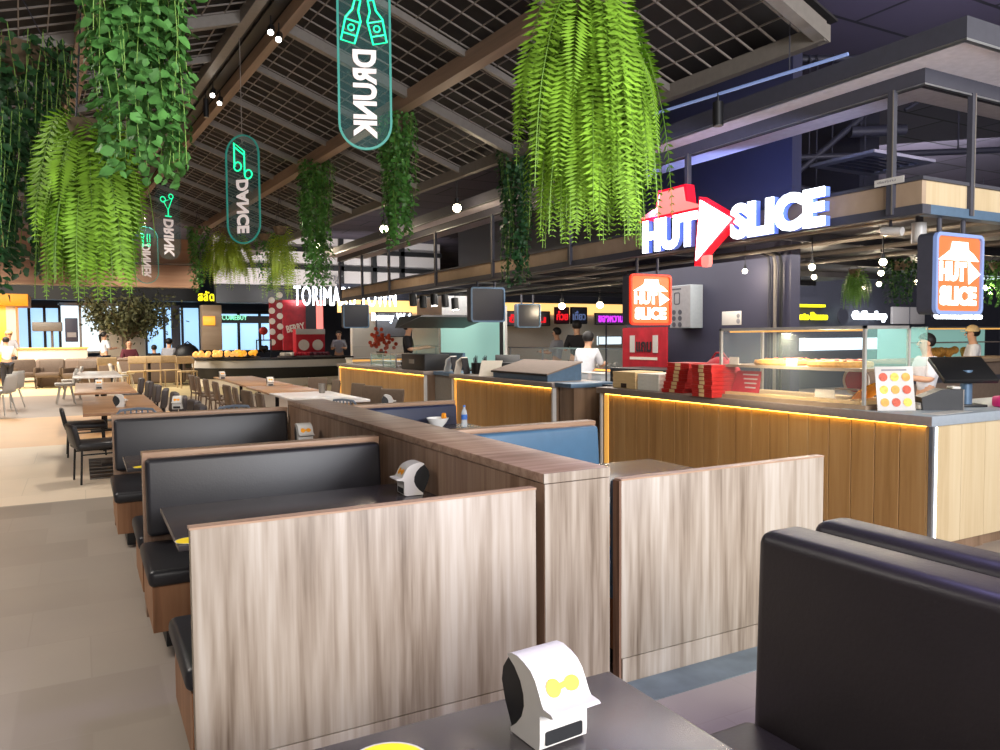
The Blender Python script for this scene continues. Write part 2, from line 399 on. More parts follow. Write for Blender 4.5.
# -------- pitched trellis ceiling hung under the slab; ridge runs along the hall, turned a little from the booths
TH = R(3.3)
RID = Matrix.Translation((1.70, 9.7, 0)) @ Matrix.Rotation(TH, 4, 'Z')
W0, W1 = -5.8, 12.0            # along the ridge, from 9.7
SL = .335
def zs(u): return 5.0-SL*(abs(u)-.16)
RIBS = [-5.76+(1.38*k+.26*(k > 0)) for k in range(13)]
for side, nm in ((1, 'trim_1'), (-1, 'trim_2')):
    wires = MB(); frm = MB()
    # fine grille
    nu = 13; u0, u1 = .18, 3.08
    for k in range(nu+1):
        u = u0+(u1-u0)*k/nu
        p, q = (side*u, W0, zs(u)+.03), (side*u, W1, zs(u)+.03)
        wires.box(min(side*u-.005, side*u+.005), W0, zs(u)+.024, side*u+.005, W1, zs(u)+.036)
    nw = int((W1-W0)/.23)
    for k in range(nw+1):
        w = W0+(W1-W0)*k/nw
        a, b = (side*u0, zs(u0)+.03), (side*u1, zs(u1)+.03)
        wires.add([(a[0], w-.006, a[1]-.008), (a[0], w+.006, a[1]-.008), (a[0], w+.006, a[1]+.008), (a[0], w-.006, a[1]+.008),
                   (b[0], w-.006, b[1]-.008), (b[0], w+.006, b[1]-.008), (b[0], w+.006, b[1]+.008), (b[0], w-.006, b[1]+.008)],
                  [(0,1,2,3),(7,6,5,4),(0,4,5,1),(1,5,6,2),(2,6,7,3),(3,7,4,0)])
    wires.move(RID)
    S('ceiling_grille_right' if side > 0 else 'ceiling_grille_left', wires, 'wire')
    # ribs (across) and edge steels (along)
    for k, w in enumerate(RIBS):
        t, hgt = (.022, .05) if k else (.05, .10)
        if k == 3: t, hgt = .04, .09
        a, b = (side*.16, zs(.16)), (side*3.12, zs(3.12))
        frm.add([(a[0], w-t, a[1]-hgt), (a[0], w+t, a[1]-hgt), (a[0], w+t, a[1]+.02), (a[0], w-t, a[1]+.02),
                 (b[0], w-t, b[1]-hgt), (b[0], w+t, b[1]-hgt), (b[0], w+t, b[1]+.02), (b[0], w-t, b[1]+.02)],
                [(0,1,2,3),(7,6,5,4),(0,4,5,1),(1,5,6,2),(2,6,7,3),(3,7,4,0)])
    frm.move(RID); S(nm, frm, 'steelg')
    edge = MB()
    for u, hw, h in ((3.1, .04, .10),):
        edge.box(side*u-hw, W0, zs(u)-h, side*u+hw, W1, zs(u)+.03)
    edge.move(RID); S('trim_3' if side > 0 else 'trim_4', edge, 'steelg')
    pur = MB(); u = 1.68
    pur.box(side*u-.07, W0, zs(u)-.15, side*u+.07, W1, zs(u)+.02); pur.move(RID)
    S('trim_5' if side > 0 else 'trim_6', pur, 'beam')
    rb = MB(); rb.box(side*.2-.05, W0, 4.88, side*.2+.05, W1, 5.02); rb.move(RID)
    S('trim_7' if side > 0 else 'trim_8', rb, 'beam' if side > 0 else 'steelg')
bd = MB().add([(-3.3, W0+.05, 4.12), (0, W0+.05, 5.2), (3.3, W0+.05, 4.12), (3.3, W1, 4.12), (0, W1, 5.2), (-3.3, W1, 4.12), (-3.3, W0+.05, 4.14), (0, W0+.05, 5.22), (3.3, W0+.05, 4.14), (3.3, W1, 4.14), (0, W1, 5.22), (-3.3, W1, 4.14)],
    [(0, 1, 4, 5), (1, 2, 3, 4), (6, 11, 10, 7), (7, 10, 9, 8), (0, 6, 7, 1), (1, 7, 8, 2), (2, 8, 9, 3), (3, 9, 10, 4), (4, 10, 11, 5), (5, 11, 6, 0)]); bd.move(RID); S('ceiling_dark_sheet', bd, 'ceilblack')  # black sheet added above the trellis to keep the gaps behind the grille dark
# dark channel in the ridge
ch = MB(); ch.box(-.13, W0, 5.02, .13, W1, 5.08); ch.box(-.03, W0, 4.98, .03, W1, 5.02); ch.move(RID); S('trim_9', ch, 'black')
# far gable beams
S('trim_10', box(-9, 21.5, 3.62, 2.75, 21.8, 4.25), 'farbeam')
S('trim_11', box(-9, 21.35, 3.0, 2.75, 21.75, 3.56), 'farbeam')
# dark bulkhead above the far shops
S('wall_back', box(-14, 40, 3.5, 5.2, 40.4, 6.0), 'black')

# ================================================================== BOOTHS
PY = 2.862
t = T('booth_divider', 'long wooden partition with a flat cap running away between the booths', 'partition', (1.955, PY, 0))
box(-.178, 0, .0, .178, 4.75, 1.0).build('body', 'spine', t)
box(-.18, .001, 1.004, .18, 4.76, 1.047, .002).build('cap', 'spinetop', t)
MB().box(-.176, -.006, .0, .176, 0.0, 1.0).box(-.18, -.006, 1.004, .18, 0.0, 1.047).build('end_panel', 'panel', t)

def bench_seat(root, x0, x1, yb, yf, lea, tag_side=0, base_m='base'):
    """cushion + base + recessed plinth between yb (backrest side) and yf (front)"""
    a, b = sorted((yb, yf))
    box(x0, a, .37, x1, b, .46, .03, 3).build('seat_cushion', lea, root)
    s = .05 if yf > yb else -.05
    a2, b2 = sorted((yb, yf-s))
    box(x0+.02, a2, .12, x1-.02, b2, .372).build('seat_base', base_m, root)
    a3, b3 = sorted((yb, yf-3*s))
    box(x0+.09, a3, 0, x1-.06, b3, .12).build('plinth', 'black', root)
def back_cushion(root, x0, x1, y0, y1, z0, z1, lea, tilt=0):
    mb = box(x0, y0, z0, x1, y1, z1, .025, 3)
    if tilt:
        mb.v = [(a, b+tilt*(c-z0), c) for a, b, c in mb.v]
    mb.build('backrest_cushion', lea, root)

# near left bench (its wooden back faces the camera)
t = T('booth_bench', 'wood-backed booth bench nearest the camera on the aisle side', 'bench', (1.03, PY, 0), 0)
b = MB(); b.box(-.712, 0, .125, .706, .05, .983, .003); b.build('back_panel', 'panel', t)
box(-.714, .003, .0, .70, .047, .12).build('kickboard', 'panel', t)
box(-.716, -.001, .982, .708, .052, .99).build('top_edge', 'edge', t)
back_cushion(t, -.70, .70, .052, .13, .44, .97, 'leather')
bench_seat(t, -.735, .70, .06, .69, 'leather')

# near right bench
t = T('booth_bench', 'pale wood-backed booth bench right of the long partition', 'bench', (2.904, PY, 0))
b = MB(); b.box(-.70, 0, .125, .703, .05, .975, .003); b.build('back_panel', 'panel', t)
box(-.69, .003, .0, .70, .047, .12).build('kickboard', 'panel', t)
box(-.702, -.001, .974, .705, .052, .982).build('top_edge', 'edge', t)
box(-.712, .0, .0, -.70, .05, .975).build('side_edge', 'spine', t)
back_cushion(t, -.68, .69, .052, .13, .44, .965, 'bluesheenlea')
bench_seat(t, -.68, .69, .06, .66, 'bluesheenlea')

def double_bench(label, x0, x1, yc, lea, lea2, front, back, topz=.985):
    xm = (x0+x1)/2; t = T('booth_bench', label, 'bench', (xm, yc, 0)); h = (x1-x0)/2
    box(-h, -.05, 0, h, .05, topz-.012).build('back_panel', 'spine', t)
    box(-h-.002, -.055, topz-.03, h+.002, .055, topz, .004).build('top_edge', 'edge', t)
    back_cushion(t, -h+.012, h-.012, -.15, -.052, .5, topz-.035, lea, .08)
    bench_seat(t, -h-.03, h-.01, -.06, front, lea)
    if back:
        back_cushion(t, -h+.012, h-.012, .052, .14, .5, topz-.035, lea2, -.06)
        bench_seat(t, -h-.03, h-.01, .06, back, lea2)
    return t
double_bench('double booth bench with black leather back, second row from the camera on the aisle side', .30, 1.765, 5.02, 'leather', 'leather', -.74, .72)
double_bench('black leather booth bench at the far end of the long partition, aisle side', .225, 1.765, 7.66, 'leather', 'leather', -1.0, None)
double_bench('booth bench with sky blue sheen leather back, right of the long partition', 2.15, 3.575, 5.03, 'bluesheenlea', 'bluesheenlea', -.62, .68)
double_bench('booth bench with navy sheen leather back, right side and farther away', 2.15, 3.48, 7.43, 'navysheenlea', 'navysheenlea', -.62, None)

def booth_table(label, x0, x1, y0, y1, top='tabtop', z=.75):
    xm, ym = (x0+x1)/2, (y0+y1)/2; hx, hy = (x1-x0)/2, (y1-y0)/2
    t = T('booth_table', label, 'table', (xm, ym, 0))
    box(-hx, -hy, z-.03, hx, hy, z, .004).build('tabletop', top, t)
    MB().cyl((0, 0, .02), (0, 0, z-.03), .035, 16).build('pedestal', 'blackm', t)
    box(-hx*.5, -.22, 0, hx*.5, .22, .02, .006).build('foot_plate', 'blackm', t)
    return t
booth_table('dark stone-topped booth table behind the nearest wooden bench back', .35, 1.765, 3.60, 4.05+.42)
booth_table('dark booth table between the second and third aisle benches', .262, 1.765, 5.98, 6.62)
booth_table('glossy dark booth table behind the pale right bench, lit violet', 2.15, 3.66, 3.58, 4.42)
booth_table('booth table between the blue and the navy bench', 2.15, 3.55, 5.95, 7.27)
t = booth_table('dark stone table in the very front of the picture', -.2, 1.225, .90, 1.645)

# stickers on table corners
def sticker(x, y, label, z=.7505, r=.055):
    t = T('table_sticker', label, 'sticker', (x, y, z), 0, None)
    MB().lathe([(0, 0), (r, 0), (r, .0012), (0, .0012)], n=28).build('disc', 'yellow', t)
    MB().lathe([(r, 0), (r*1.07, 0), (r*1.07, .0008), (r, .0008)], n=28).build('rim', 'white', t)
sticker(.40, 3.665, 'yellow round sticker on the table corner behind the nearest bench')
p = at(137, 467, z=.75); sticker(p.x+.03, p.y-.02, 'yellow round sticker on the table corner in the second booth')
_q = at(388, 765, z=.75); sticker(_q.x, _q.y, 'yellow round sticker on the front table', r=.085)

# napkin dispensers ------------------------------------------------
def dispenser(label, loc, rz, group=None):
    """faces -Y; black drum behind a white shell with a jutting lip"""
    t = T('napkin_dispenser', label, 'napkin dispenser', loc, rz)
    w = .056
    f = lambda a, b, h: (h, a, b)
    back = []
    # shell (side outline: y toward the back, z up)
    outer = [(.045, .002), (-.052, .002), (-.064, .008), (-.066, .03), (-.066, .088), (-.072, .096), (-.104, .101), (-.113, .106), (-.106, .111),
             (-.080, .113), (-.072, .124), (-.062, .146), (-.050, .168), (-.034, .185), (-.010, .196), (.018, .203), (.040, .201), (.056, .193)]
    inner = [(.050, .186), (.028, .172), (.006, .146), (-.006, .116), (-.008, .088), (.002, .058), (.022, .032), (.045, .012)]
    shell = MB().prism(outer+inner, -w, w, f).build('shell', 'white', t, 'white curved shell', 25)
    drum = [(-.02, .006), (.045, .006), (.056, .03), (.074, .07), (.086, .115), (.080, .150), (.056, .186), (.03, .19), (-.02, .17), (-.04, .10), (-.03, .05)]
    MB().prism(drum, -w+.004, w-.004, f).build('drum', 'black', t, 'black back body', 20)
    lab = MB(); lab.prism(rrect(.088, .034, .005), 0, .0015, lambda a, b, h: (a, -.0662-h, b+.031)); lab.build('label_plate', 'black', shell)
    # printed fruit marks on the sloping front
    st = MB()
    n = Vector((0, -.895, .446)); e = Vector((0, .446, .895)); o = Vector((0, -.0625, .146))
    for cx, r, hh in ((-.022, .017, 1.25), (.021, .018, 1.0)):
        pts = [o+Vector((1, 0, 0))*(cx+r*math.cos(2*math.pi*k/16))+e*(r*hh*math.sin(2*math.pi*k/16)) for k in range(16)]
        st.add([p+n*.001 for p in pts], [tuple(range(16))])
    pts = [o+Vector((a, 0, 0))+e*b for a, b in ((-.014, -.009), (.012, -.003), (.01, .01), (-.012, .006))]
    st.add([p+n*.0014 for p in pts], [(0, 1, 2, 3)])
    st.build('printed_mark', 'orange', shell, 'yellow fruit mark')
    return t
disp = dispenser('white napkin dispenser standing on the front table', (.905, 1.455, .75), R(4)); disp.scale = (1.16, 1.04, .92)
def disp_at(x, y, rz, label, z=.75, s=1):
    o = copy_tree(disp, (x, y, z), rz, label); o.scale = (s, s*.95, s*.86); return o
p = at(425, 493, z=.75); disp_at(1.66, 4.12, R(-92), 'white and black napkin dispenser against the long partition, nearest booth table', s=1.08)
p = at(289, 441, z=.75); disp_at(1.63, 6.45, R(0), 'white napkin dispenser seen above the second black bench back', s=1.1)

# right bay things
p = at(442, 425, z=.75)
t = T('soup_bowl', 'white bowl holding a bit of orange food on the right booth table', 'bowl', (3.14, 7.08, .75))
MB().lathe([(.0, .0), (.05, 0), (.055, .01), (.09, .05), (.115, .095), (.11, .096), (.085, .055), (.05, .02), (0, .016)], n=28).build('bowl_body', 'bowl', t)
mb = MB()
for k in range(7): mb.ball((.06+.03*random.random(), -.02+.05*random.random(), .095+.03*random.random()), .018, 8, 6)
mb.build('leftover_food', 'orange', t)
t = T('water_bottle', 'clear plastic water bottle with a blue label on the right booth table', 'bottle', (3.39, 6.98, .75))
bb = MB().lathe([(0, 0), (.028, 0), (.031, .01), (.031, .06), (.029, .065), (.031, .07), (.031, .13), (.026, .16), (.012, .185), (.012, .2)], n=18).build('bottle_body', 'water', t)
MB().lathe([(.0318, .075), (.0318, .125)], n=18).build('label_band', 'bluelab', bb)
MB().lathe([(0, .2), (.014, .2), (.014, .218), (0, .218)], n=14).build('cap', 'bluelab', t)

# foreground sofas --------------------------------------------------
def sofa(label, x, y1, ln, h, seat=True, yaw=0):
    t = T('padded_sofa', label, 'sofa', (x, y1, 0), yaw)
    # back cushion: runs from y1 towards the camera (-Y), leans back a little
    bm_ = box(0, -ln, .30, .18, 0, h, .04, 4)
    bm_.v = [(a+.03*(c-.47), b, c) for a, b, c in bm_.v]
    bm_.build('backrest', 'sofa', t)
    box(.02, -ln+.02, 0, .17, -.02, .30).build('base_panel', 'black', t)
    if seat:
        box(-.52, -ln, .36, .0, -.0, .485, .035, 3).build('seat_cushion', 'sofa', t)
        box(-.46, -ln+.03, .0, 0, -.04, .34).build('seat_base', 'black', t)
    return t
sofa('black padded sofa at the lower right, its tall back turned to the front table', 1.768, 1.66, 1.7, 1.06)
def sofa2():
    t = T('padded_sofa', 'second black padded sofa standing back to back behind the first', 'sofa', (2.27, 1.70, 0), math.pi)
    b_ = box(0, 0, .30, .17, 1.8, 1.05, .05, 4); b_.v = [(a+.05*(c-.4), b, c) for a, b, c in b_.v]; b_.build('backrest', 'sofa', t)
    box(.02, .02, 0, .14, 1.78, .30).build('base_panel', 'black', t)
    box(-.5, 0, .34, 0, 1.8, .46, .035, 3).build('seat_cushion', 'sofa', t)
    box(-.46, .04, 0, 0, 1.76, .34).build('seat_base', 'black', t)
sofa2()
# floor strip along the right bench back, bluish reflection put into its colour
S('trim_12', box(2.14, 2.66, 0, 5.4, 2.862, .004), 'slate')
# ================================================================== FOOD ISLAND
CX0 = 5.4
def counter(label, y0, y1, ledm=True, wood_m='oak', depth=.75, ret=0):
    """service counter with plank front facing -X"""
    t = T('service_counter', label, 'counter', (CX0, y0, 0)); L = y1-y0
    box(.09, .02, .0, depth, L-.02, .98).build('carcass', 'darkoak', t)
    pl = MB(); n = max(1, round(L/.21)); w = (L-.10)/n
    for k in range(n): pl.box(.05, .05+k*w+.003, .09, .088, .05+(k+1)*w-.003, .975, .003, 1)
    pl.build('plank_front', wood_m, t)
    box(.06, .03, 0, .085, L-.03, .09).build('kick_plate', 'black', t)
    box(0, -.02, .98, depth+.05, L+.02, 1.05, .004).build('worktop', 'slab', t)
    if ledm:
        box(.026, .04, .973, .046, L-.12, .979).build('led_strip', 'led', t)
        box(.038, L-.16, .10, .05, L-.09, .97).build('upright_light', 'ledv', t)
    box(.03, L-.045, .0, .085, L-.012, .98).build('corner_trim', 'white', t, 'white corner trim')
    if not ret: box(.03, .012, .0, .085, .045, .98).build('corner_trim', 'white', t, 'white corner trim')
    if ret:
        pr = MB(); m = round(ret/.3)
        for k in range(m): pr.box(.10+k*ret/m+.002, .0, .09, .10+(k+1)*ret/m-.002, .035, .975, .002, 1)
        pr.build('return_planks', 'pale', t, 'pale plank end of the counter')
        box(depth, .04, 0, ret+.1, .75, .98).build('return_carcass', 'darkoak', t)
        box(.001, -.022, .978, ret+.15, .74, 1.052, .004).build('return_worktop', 'slabw', t, 'light grey end of the worktop')
        box(.04, -.004, 0, .075, .022, .975).build('corner_profile', 'steel', t)
        box(.075, -.008, .01, .095, .0, .97).build('corner_light', 'wled', t)
    return t
counter('oak-plank service counter under the big lit letters, with the display case on it', 3.39, 7.48, ret=3.4)
counter('middle oak-plank service counter carrying the slanted steel cabinet', 8.5, 11.66)
counter('far oak-plank service counter carrying the black box and glass cases', 12.8, 18.1)
# gates between the counters
t = T('counter_gate', 'brown panel gate between the near and middle counters', 'gate', (5.95, 7.5, 0))
box(0, .02, .05, .04, 1.0, 1.0).build('panel', 'darkoak', t); box(-.02, 0, 1.0, .3, 1.0, 1.03).build('top_rail', 'blackm', t)
MB().cyl((.3, .95, 0), (.3, .95, 1.9), .012, 8).build('post', 'blackm', t)
t = T('counter_gate', 'grey panel gate between the middle and far counters', 'gate', (5.62, 11.72, 0))
box(0, 0, .05, .04, 1.05, .99).build('panel', 'steelg', t); box(-.03, 0, .99, .5, 1.05, 1.05).build('top_rail', 'bluegr', t)
box(-.03, -.02, 0, .03, .0, 1.0).build('side_trim', 'white', t)
t = T('counter_flap', 'blue grey metal flap at the near end of the middle counter', 'flap', (5.42, 8.1, 1.0))
box(.02, 0, 0, .75, .38, .055, .004).build('flap_top', 'bluegr', t); box(.1, .05, -1.0, .7, .38, 0).build('flap_body', 'darkoak', t)

# -------- sign band, posts and soffit ring over the island
FX, FY = 5.4, 3.47
S('trim_13', box(FX, FY, 2.53, FX+.10, 17.75, 2.60), 'darkg')
S('trim_14', box(FX+.02, FY+.02, 2.60, FX+.07, 17.75, 2.78), 'tan')
S('trim_15', box(FX+.10, FY, 2.53, 14, FY+.10, 2.60), 'bluegr')
S('trim_16', box(FX+.07, FY+.02, 2.60, 14, FY+.07, 2.78), 'pale')
S('trim_17', box(FX-.002, FY-.002, 2.775, FX+.09, 17.75, 2.80), 'darkg'); S('trim_18', box(FX+.09, FY, 2.775, 14, FY+.08, 2.80), 'darkg')
# lower lip light line
for k, yy in enumerate((3.72, 5.93, 8.05, 10.1, 12.18, 14.45, 16.1, 17.7)):
    tt = T('hanger_post', f'dark steel post in the sign band, {("first", "second", "third", "fourth", "fifth", "sixth", "seventh", "last")[k]} counted from the corner over the printer', 'post', (FX-.01, yy, 2.55), 0)
    box(-.012, -.026, 0, .03, .026, .92).build('upright', 'darkg', tt)
    box(-.015, -.026, 0, -.011, -.016, .92).build('lit_edge', 'steelg', tt)
tt = T('hanger_post', 'dark steel post in the short return of the sign band above the right lightbox', 'post', (6.0, FY, 2.55), 0)
box(-.022, -.01, 0, .022, .03, .92).build('upright', 'darkg', tt); box(.012, -.014, 0, .022, -.01, .92).build('lit_edge', 'steelg', tt)
EX, EY = 5.10, 3.00
def ring_beam(nm, x, y, z0, z1, w, m):
    mb = MB(); mb.box(x, y, z0, x+w, 17.9, z1); mb.box(x+w, y, z0, 15, y+w, z1); S(nm, mb, m)
ring_beam('trim_19', EX, EY, 3.57, 3.71, .03, 'darkg')
ring_beam('trim_20', EX, EY, 3.555, 3.57, .035, 'steel')
mb = MB(); mb.box(EX+.03, EY+.03, 3.57, 6.1, 17.9, 3.60); mb.box(6.1, EY+.03, 3.57, 15, 4.0, 3.60); S('trim_21', mb, 'soffit')
ring_beam('trim_22', FX, FY, 3.46, 3.575, .08, 'darkg')
ring_beam('trim_23', FX-.004, FY-.004, 3.45, 3.462, .03, 'steel')
# small label plate on the first post
t = T('label_plate', 'small white label plate on the post beside the lit letters', 'label', (FX-.0255, 3.72, 2.80))
mb = MB().box(-.002, -.12, -.025, .002, .12, .025); mb.build('plate', 'white', t)
mb = fit(text_mb('daคุณ', .05, .001), .15, .026); mb.move(FACE_X((-.004, .02, 0))); mb.build('lettering', 'grey', t)

# -------- big illuminated letters
t = T('shop_sign', 'big illuminated shop sign with red roof, pizza slice and white letters', 'sign', (5.32, 5.4, 2.55))
def xsign(txt, ya, yb, z0, z1, dep=.09, bold=.022):
    mb = fit(text_mb(txt, .4, dep/2, bold), abs(ya-yb), z1-z0)
    mb.move(FACE_X((0, (ya+yb)/2-5.4, (z0+z1)/2-2.55))); return mb
def letters(txt, ya, yb, z0, z1):
    face = xsign(txt, ya, yb, z0, z1, .012); face.v = [(a-.03, b, c) for a, b, c in face.v]
    body = xsign(txt, ya, yb, z0, z1, .06)
    body.v = [(a+.005, b, c) for a, b, c in body.v]
    bo = body.build('letter_sides', 'signside', t); face.build('letter_faces', 'sign', bo)
letters('HUT', 6.50, 5.68, 2.53, 2.87)
letters('SLICE', 5.24, 4.22, 2.53, 2.85)
roof = [(6.53, 2.89), (5.55, 2.89), (5.82, 2.98), (5.85, 3.12), (6.20, 3.12), (6.24, 2.98), (6.38, 2.94)]
fx = lambda a, b, h: (h, a-5.4, b-2.55)
def grow(poly, d):
    cx = sum(p[0] for p in poly)/len(poly); cy = sum(p[1] for p in poly)/len(poly)
    return [(p[0]+(d if p[0] > cx else -d), p[1]+(d*.8 if p[1] > cy else -d*.8)) for p in poly]
MB().prism(grow(roof, .03), -.05, .06, fx).build('roof_outline', 'signred', t, 'red roof outline')
MB().prism(roof, -.06, -.05, fx).build('roof_face', 'signpink', t, 'pale red roof face')
sl = [(5.60, 2.95), (5.20, 2.72), (5.66, 2.38)]
MB().prism([(5.63, 2.99), (5.16, 2.72), (5.50, 2.48), (5.69, 2.33)], -.055, .05, fx).build('slice_outline', 'signred', t, 'red slice outline')
MB().prism(sl, -.07, -.055, fx).build('slice_face', 'sign', t)
MB().prism([(5.60, 2.42), (5.50, 2.42), (5.50, 2.34), (5.52, 2.31), (5.58, 2.31), (5.60, 2.34)], -.05, .0, fx).build('slice_drip', 'signpink', t)

# -------- lightbox signs hung across the band
def lightbox(label, y, x0, x1, z0, z1, lit):
    xm, zm = (x0+x1)/2, (z0+z1)/2; w, h = x1-x0, z1-z0
    t = T('lightbox_sign', label, 'sign', (xm, y, zm))
    f = lambda a, b, d: (a, d, b)
    MB().prism(rrect(w, h, .05), -.0, .12, f).build('housing', 'darkg', t)
    mb = ring(rrect(w, h, .05), rrect(w-.05, h-.05, .035), 0, .03)
    mb.v = [(a, -c, b) for a, b, c in mb.v]; mb.build('rim', 'boxred' if lit == 2 else 'blueglow' if lit else 'bluegr', t)
    for s in (-.25, .25):
        MB().cyl((s*w, .05, h/2), (s*w, .05, 2.55-zm), .018, 10).build('hanger', 'darkg', t)
    face = MB().prism(rrect(w-.05, h-.05, .035), -.012, -.001, f)
    if lit:
        face = face.build('face', 'boxor', t)
        g = lambda a, b, d: (a*w, d, b*h)
        MB().prism([(-.42, .17), (.42, .17), (.30, .26), (.20, .30), (.18, .40), (-.14, .40), (-.17, .30), (-.28, .24)], -.018, -.012, g).build('roof_mark', 'boxwh', face)
        mb = fit(text_mb('HUT', .2, .003, .012), .55*w, .24*h); mb.move(FACE_Y((-.12*w, -.016, .03*h))); mb.build('lettering', 'boxwh', face)
        MB().prism([(.20, .17), (.46, .01), (.22, -.12)], -.018, -.012, g).build('slice_mark', 'boxwh', face)
        mb = fit(text_mb('SLICE', .2, .003, .012), .76*w, .24*h); mb.move(FACE_Y((-.0, -.016, -.27*h))); mb.build('lettering', 'boxwh', face)
    else:
        face.build('face', 'menulit', t)
    return t
lightbox('orange lit hut-and-slice lightbox hanging left of the dark column', 6.95, 5.46, 6.06, 1.78, 2.36, 2)
lightbox('orange lit lightbox hanging at the right end over the card reader', 3.5, 5.58, 6.19, 1.80, 2.41, 1)
lightbox('unlit dark lightbox hanging over the middle counter', 11.0, 5.47, 6.09, 1.9, 2.46, 0)
lightbox('unlit grey lightbox hanging at the far end over the far counter', 17.6, 5.42, 6.05, 1.9, 2.46, 0)
lightbox('small unlit lightbox hanging on the other side of the island', 14.0, 8.05, 8.62, 1.85, 2.36, 0)
# -------- ceiling of the island: dark joists and pipes just above the sign band
S('ceiling_island', box(5.56, 3.6, 2.80, 14, 17.7, 2.84), 'pipe')
jo = MB()
for k in range(8): jo.box(5.55, 4.2+1.75*k, 2.70, 13.8, 4.27+1.75*k, 2.795)
S('trim_24', jo, 'pipe')
jo = MB()
for k in range(4): jo.cyl((6.3+.9*k, 3.7, 2.66), (6.3+.9*k, 17.6, 2.66), .03, 8)
S('trim_25', jo, 'steelg')

# -------- dark column wall with its notices
S('wall_island', box(7.5, 6.45, 0, 7.66, 9.6, 5.9), 'pillar')
cp = T('conduit_pipes', 'bundle of dark pipes running down the edge of the dark column', 'pipe', (7.46, 6.62, 0))
for k in range(3):
    MB().tube([(0, -.06+.09*k, 0), (0, -.06+.09*k, 2.5), (-.03, -.06+.09*k, 2.62), (-.2, -.06+.09*k, 2.66)], .02, 8).build('pipe', ('black', 'steelg', 'pipe')[k], cp)
t = T('wall_cabinet', 'white wall cabinet with a printed front on the dark column', 'cabinet', (7.5, 8.14, 2.05))
box(-.22, -.21, -.29, 0, .21, .30, .006).build('housing', 'slabw', t)
box(-.224, -.2, -.28, -.22, .2, .29).build('front_sheet', 'grey', t)
mb = MB()
for i in range(3):
    for j in range(2): MB().prism([(.035*math.cos(a*.7), .035*math.sin(a*.7)) for a in range(9)], -.23, -.224, lambda a, b, h, i=i, j=j: (h, a+.12-.12*j, b-.07-.085*i)).build('printed_icon', 'darkg', t)
mb = ring(rrect(.12, .17, .03), rrect(.09, .14, .02), 0, .003); mb.move(FACE_X((-.225, .06, .12))); mb.build('printed_outline', 'darkg', t)
mb = MB(); mb.box(-.228, -.02, .24, -.224, .17, .26); mb.build('title_bar', 'darkg', t)
t = T('notice_card', 'small white notice card on the dark column above the display case', 'notice', (7.4995, 7.4, 1.88))
box(-.005, -.17, -.09, .0, .17, .09, .003).build('card_sheet', 'white', t)
mb = MB(); mb.ball((-.006, -.12, .03), .03, 10, 6, (.1, 1, 1)); mb.ball((-.006, -.12, -.04), .035, 10, 6, (.1, 1, 1)); mb.build('printed_mark', 'grey', t)

# -------- red promotion poster
t = T('promotion_banner', 'red promotion banner with large white numerals below the left lightbox', 'banner', (7.2, 8.82, 0))
box(0, -.5, .75, .02, .5, 1.78).build('sheet', 'redposter', t)
for yy in (-.4, .4): MB().cyl((.03, yy, 0), (.03, yy, .78), .012, 8).build('leg', 'blackm', t)
for txt, w, h, yo, zo, m, bd in (('1', .11, .25, .26, 1.54, 'white', .008), ('1', .11, .25, -.26, 1.54, 'white', .008), ('แถม', .34, .15, 0, 1.50, 'shirtk', .006)):
    mb = fit(text_mb(txt, .3, .004, bd), w, h); mb.move(FACE_X((-.006, yo, zo))); mb.build('lettering', m, t)
mb = MB(); mb.box(-.006, -.3, 1.31, -.001, .32, 1.35); mb.build('ribbon', 'neonpu' if 0 else 'cream', t)
MB().lathe([(0, 0), (.2, 0), (.2, .01), (0, .012)], n=24).move(FACE_X((-.004, -.02, .98))).build('pizza_picture', 'topping', t)

# -------- display case with pizzas
t = T('display_case', 'glass pizza display case on the near counter', 'display case', (5.48, 3.98, 1.05))
L, Dp, Hh = 1.56, .56, .66
fr = MB(); r = .012
for x in (0, Dp):
    for y in (0, L): fr.box(x-r, y-r, 0, x+r, y+r, Hh)
for z in (.01, Hh):
    for x in (0, Dp): fr.box(x-r, -r, z-r, x+r, L+r, z+r)
    for y in (0, L): fr.box(-r, y-r, z-r, Dp+r, y+r, z+r)
fr.build('frame', 'casefr', t)
box(-.02, -.03, -.0, Dp+.02, L+.02, .035).build('base_board', 'tan', t)
box(.02, .02, .30, Dp-.02, L-.02, .325).build('shelf', 'tan', t)
gl = MB(); gl.box(-.004, .01, .04, .0, L-.01, Hh); gl.build('front_glass', 'clear', t)
gl = MB(); gl.box(.01, L-.003, .04, Dp-.01, L, Hh); gl.build('end_glass', 'clear', t)
gl = MB(); gl.box(.01, -.004, .33, Dp+.25, .0, Hh); gl.build('side_glass', 'tealglass', t)
box(.06, .05, Hh-.03, .10, L-.05, Hh-.015).build('strip_lamp', 'warmlit', t)
box(.02, .02, .036, Dp-.02, L-.02, .06).build('baking_sheet', 'kraft', t)
def pizza(label, x, y, z, r):
    p = T('pizza', label, 'pizza', (x, y, z))
    MB().lathe([(0, 0), (r*.96, 0), (r, .02), (r*.97, .045), (r*.88, .035), (0, .035)], n=30).build('crust', 'crust', p)
    MB().lathe([(0, .036), (r*.88, .036), (r*.84, .05), (0, .06)], n=26).build('cheese', 'cheese', p)
    mb = MB(); rnd = random.Random(int(y*100))
    for k in range(34):
        a, q = rnd.uniform(0, 6.28), r*.8*math.sqrt(rnd.random()); mb.ball((q*math.cos(a), q*math.sin(a), .055), rnd.uniform(.012, .024), 7, 5, (1, 1, .5))
    mb.build('topping', 'topping', p, kind='stuff')
pizza('pizza with red topping on the upper shelf of the display case', 5.76, 5.02, 1.376, .27)
pizza('yellow cheese pizza on the upper shelf, nearer the menu board', 5.76, 4.42, 1.376, .27)
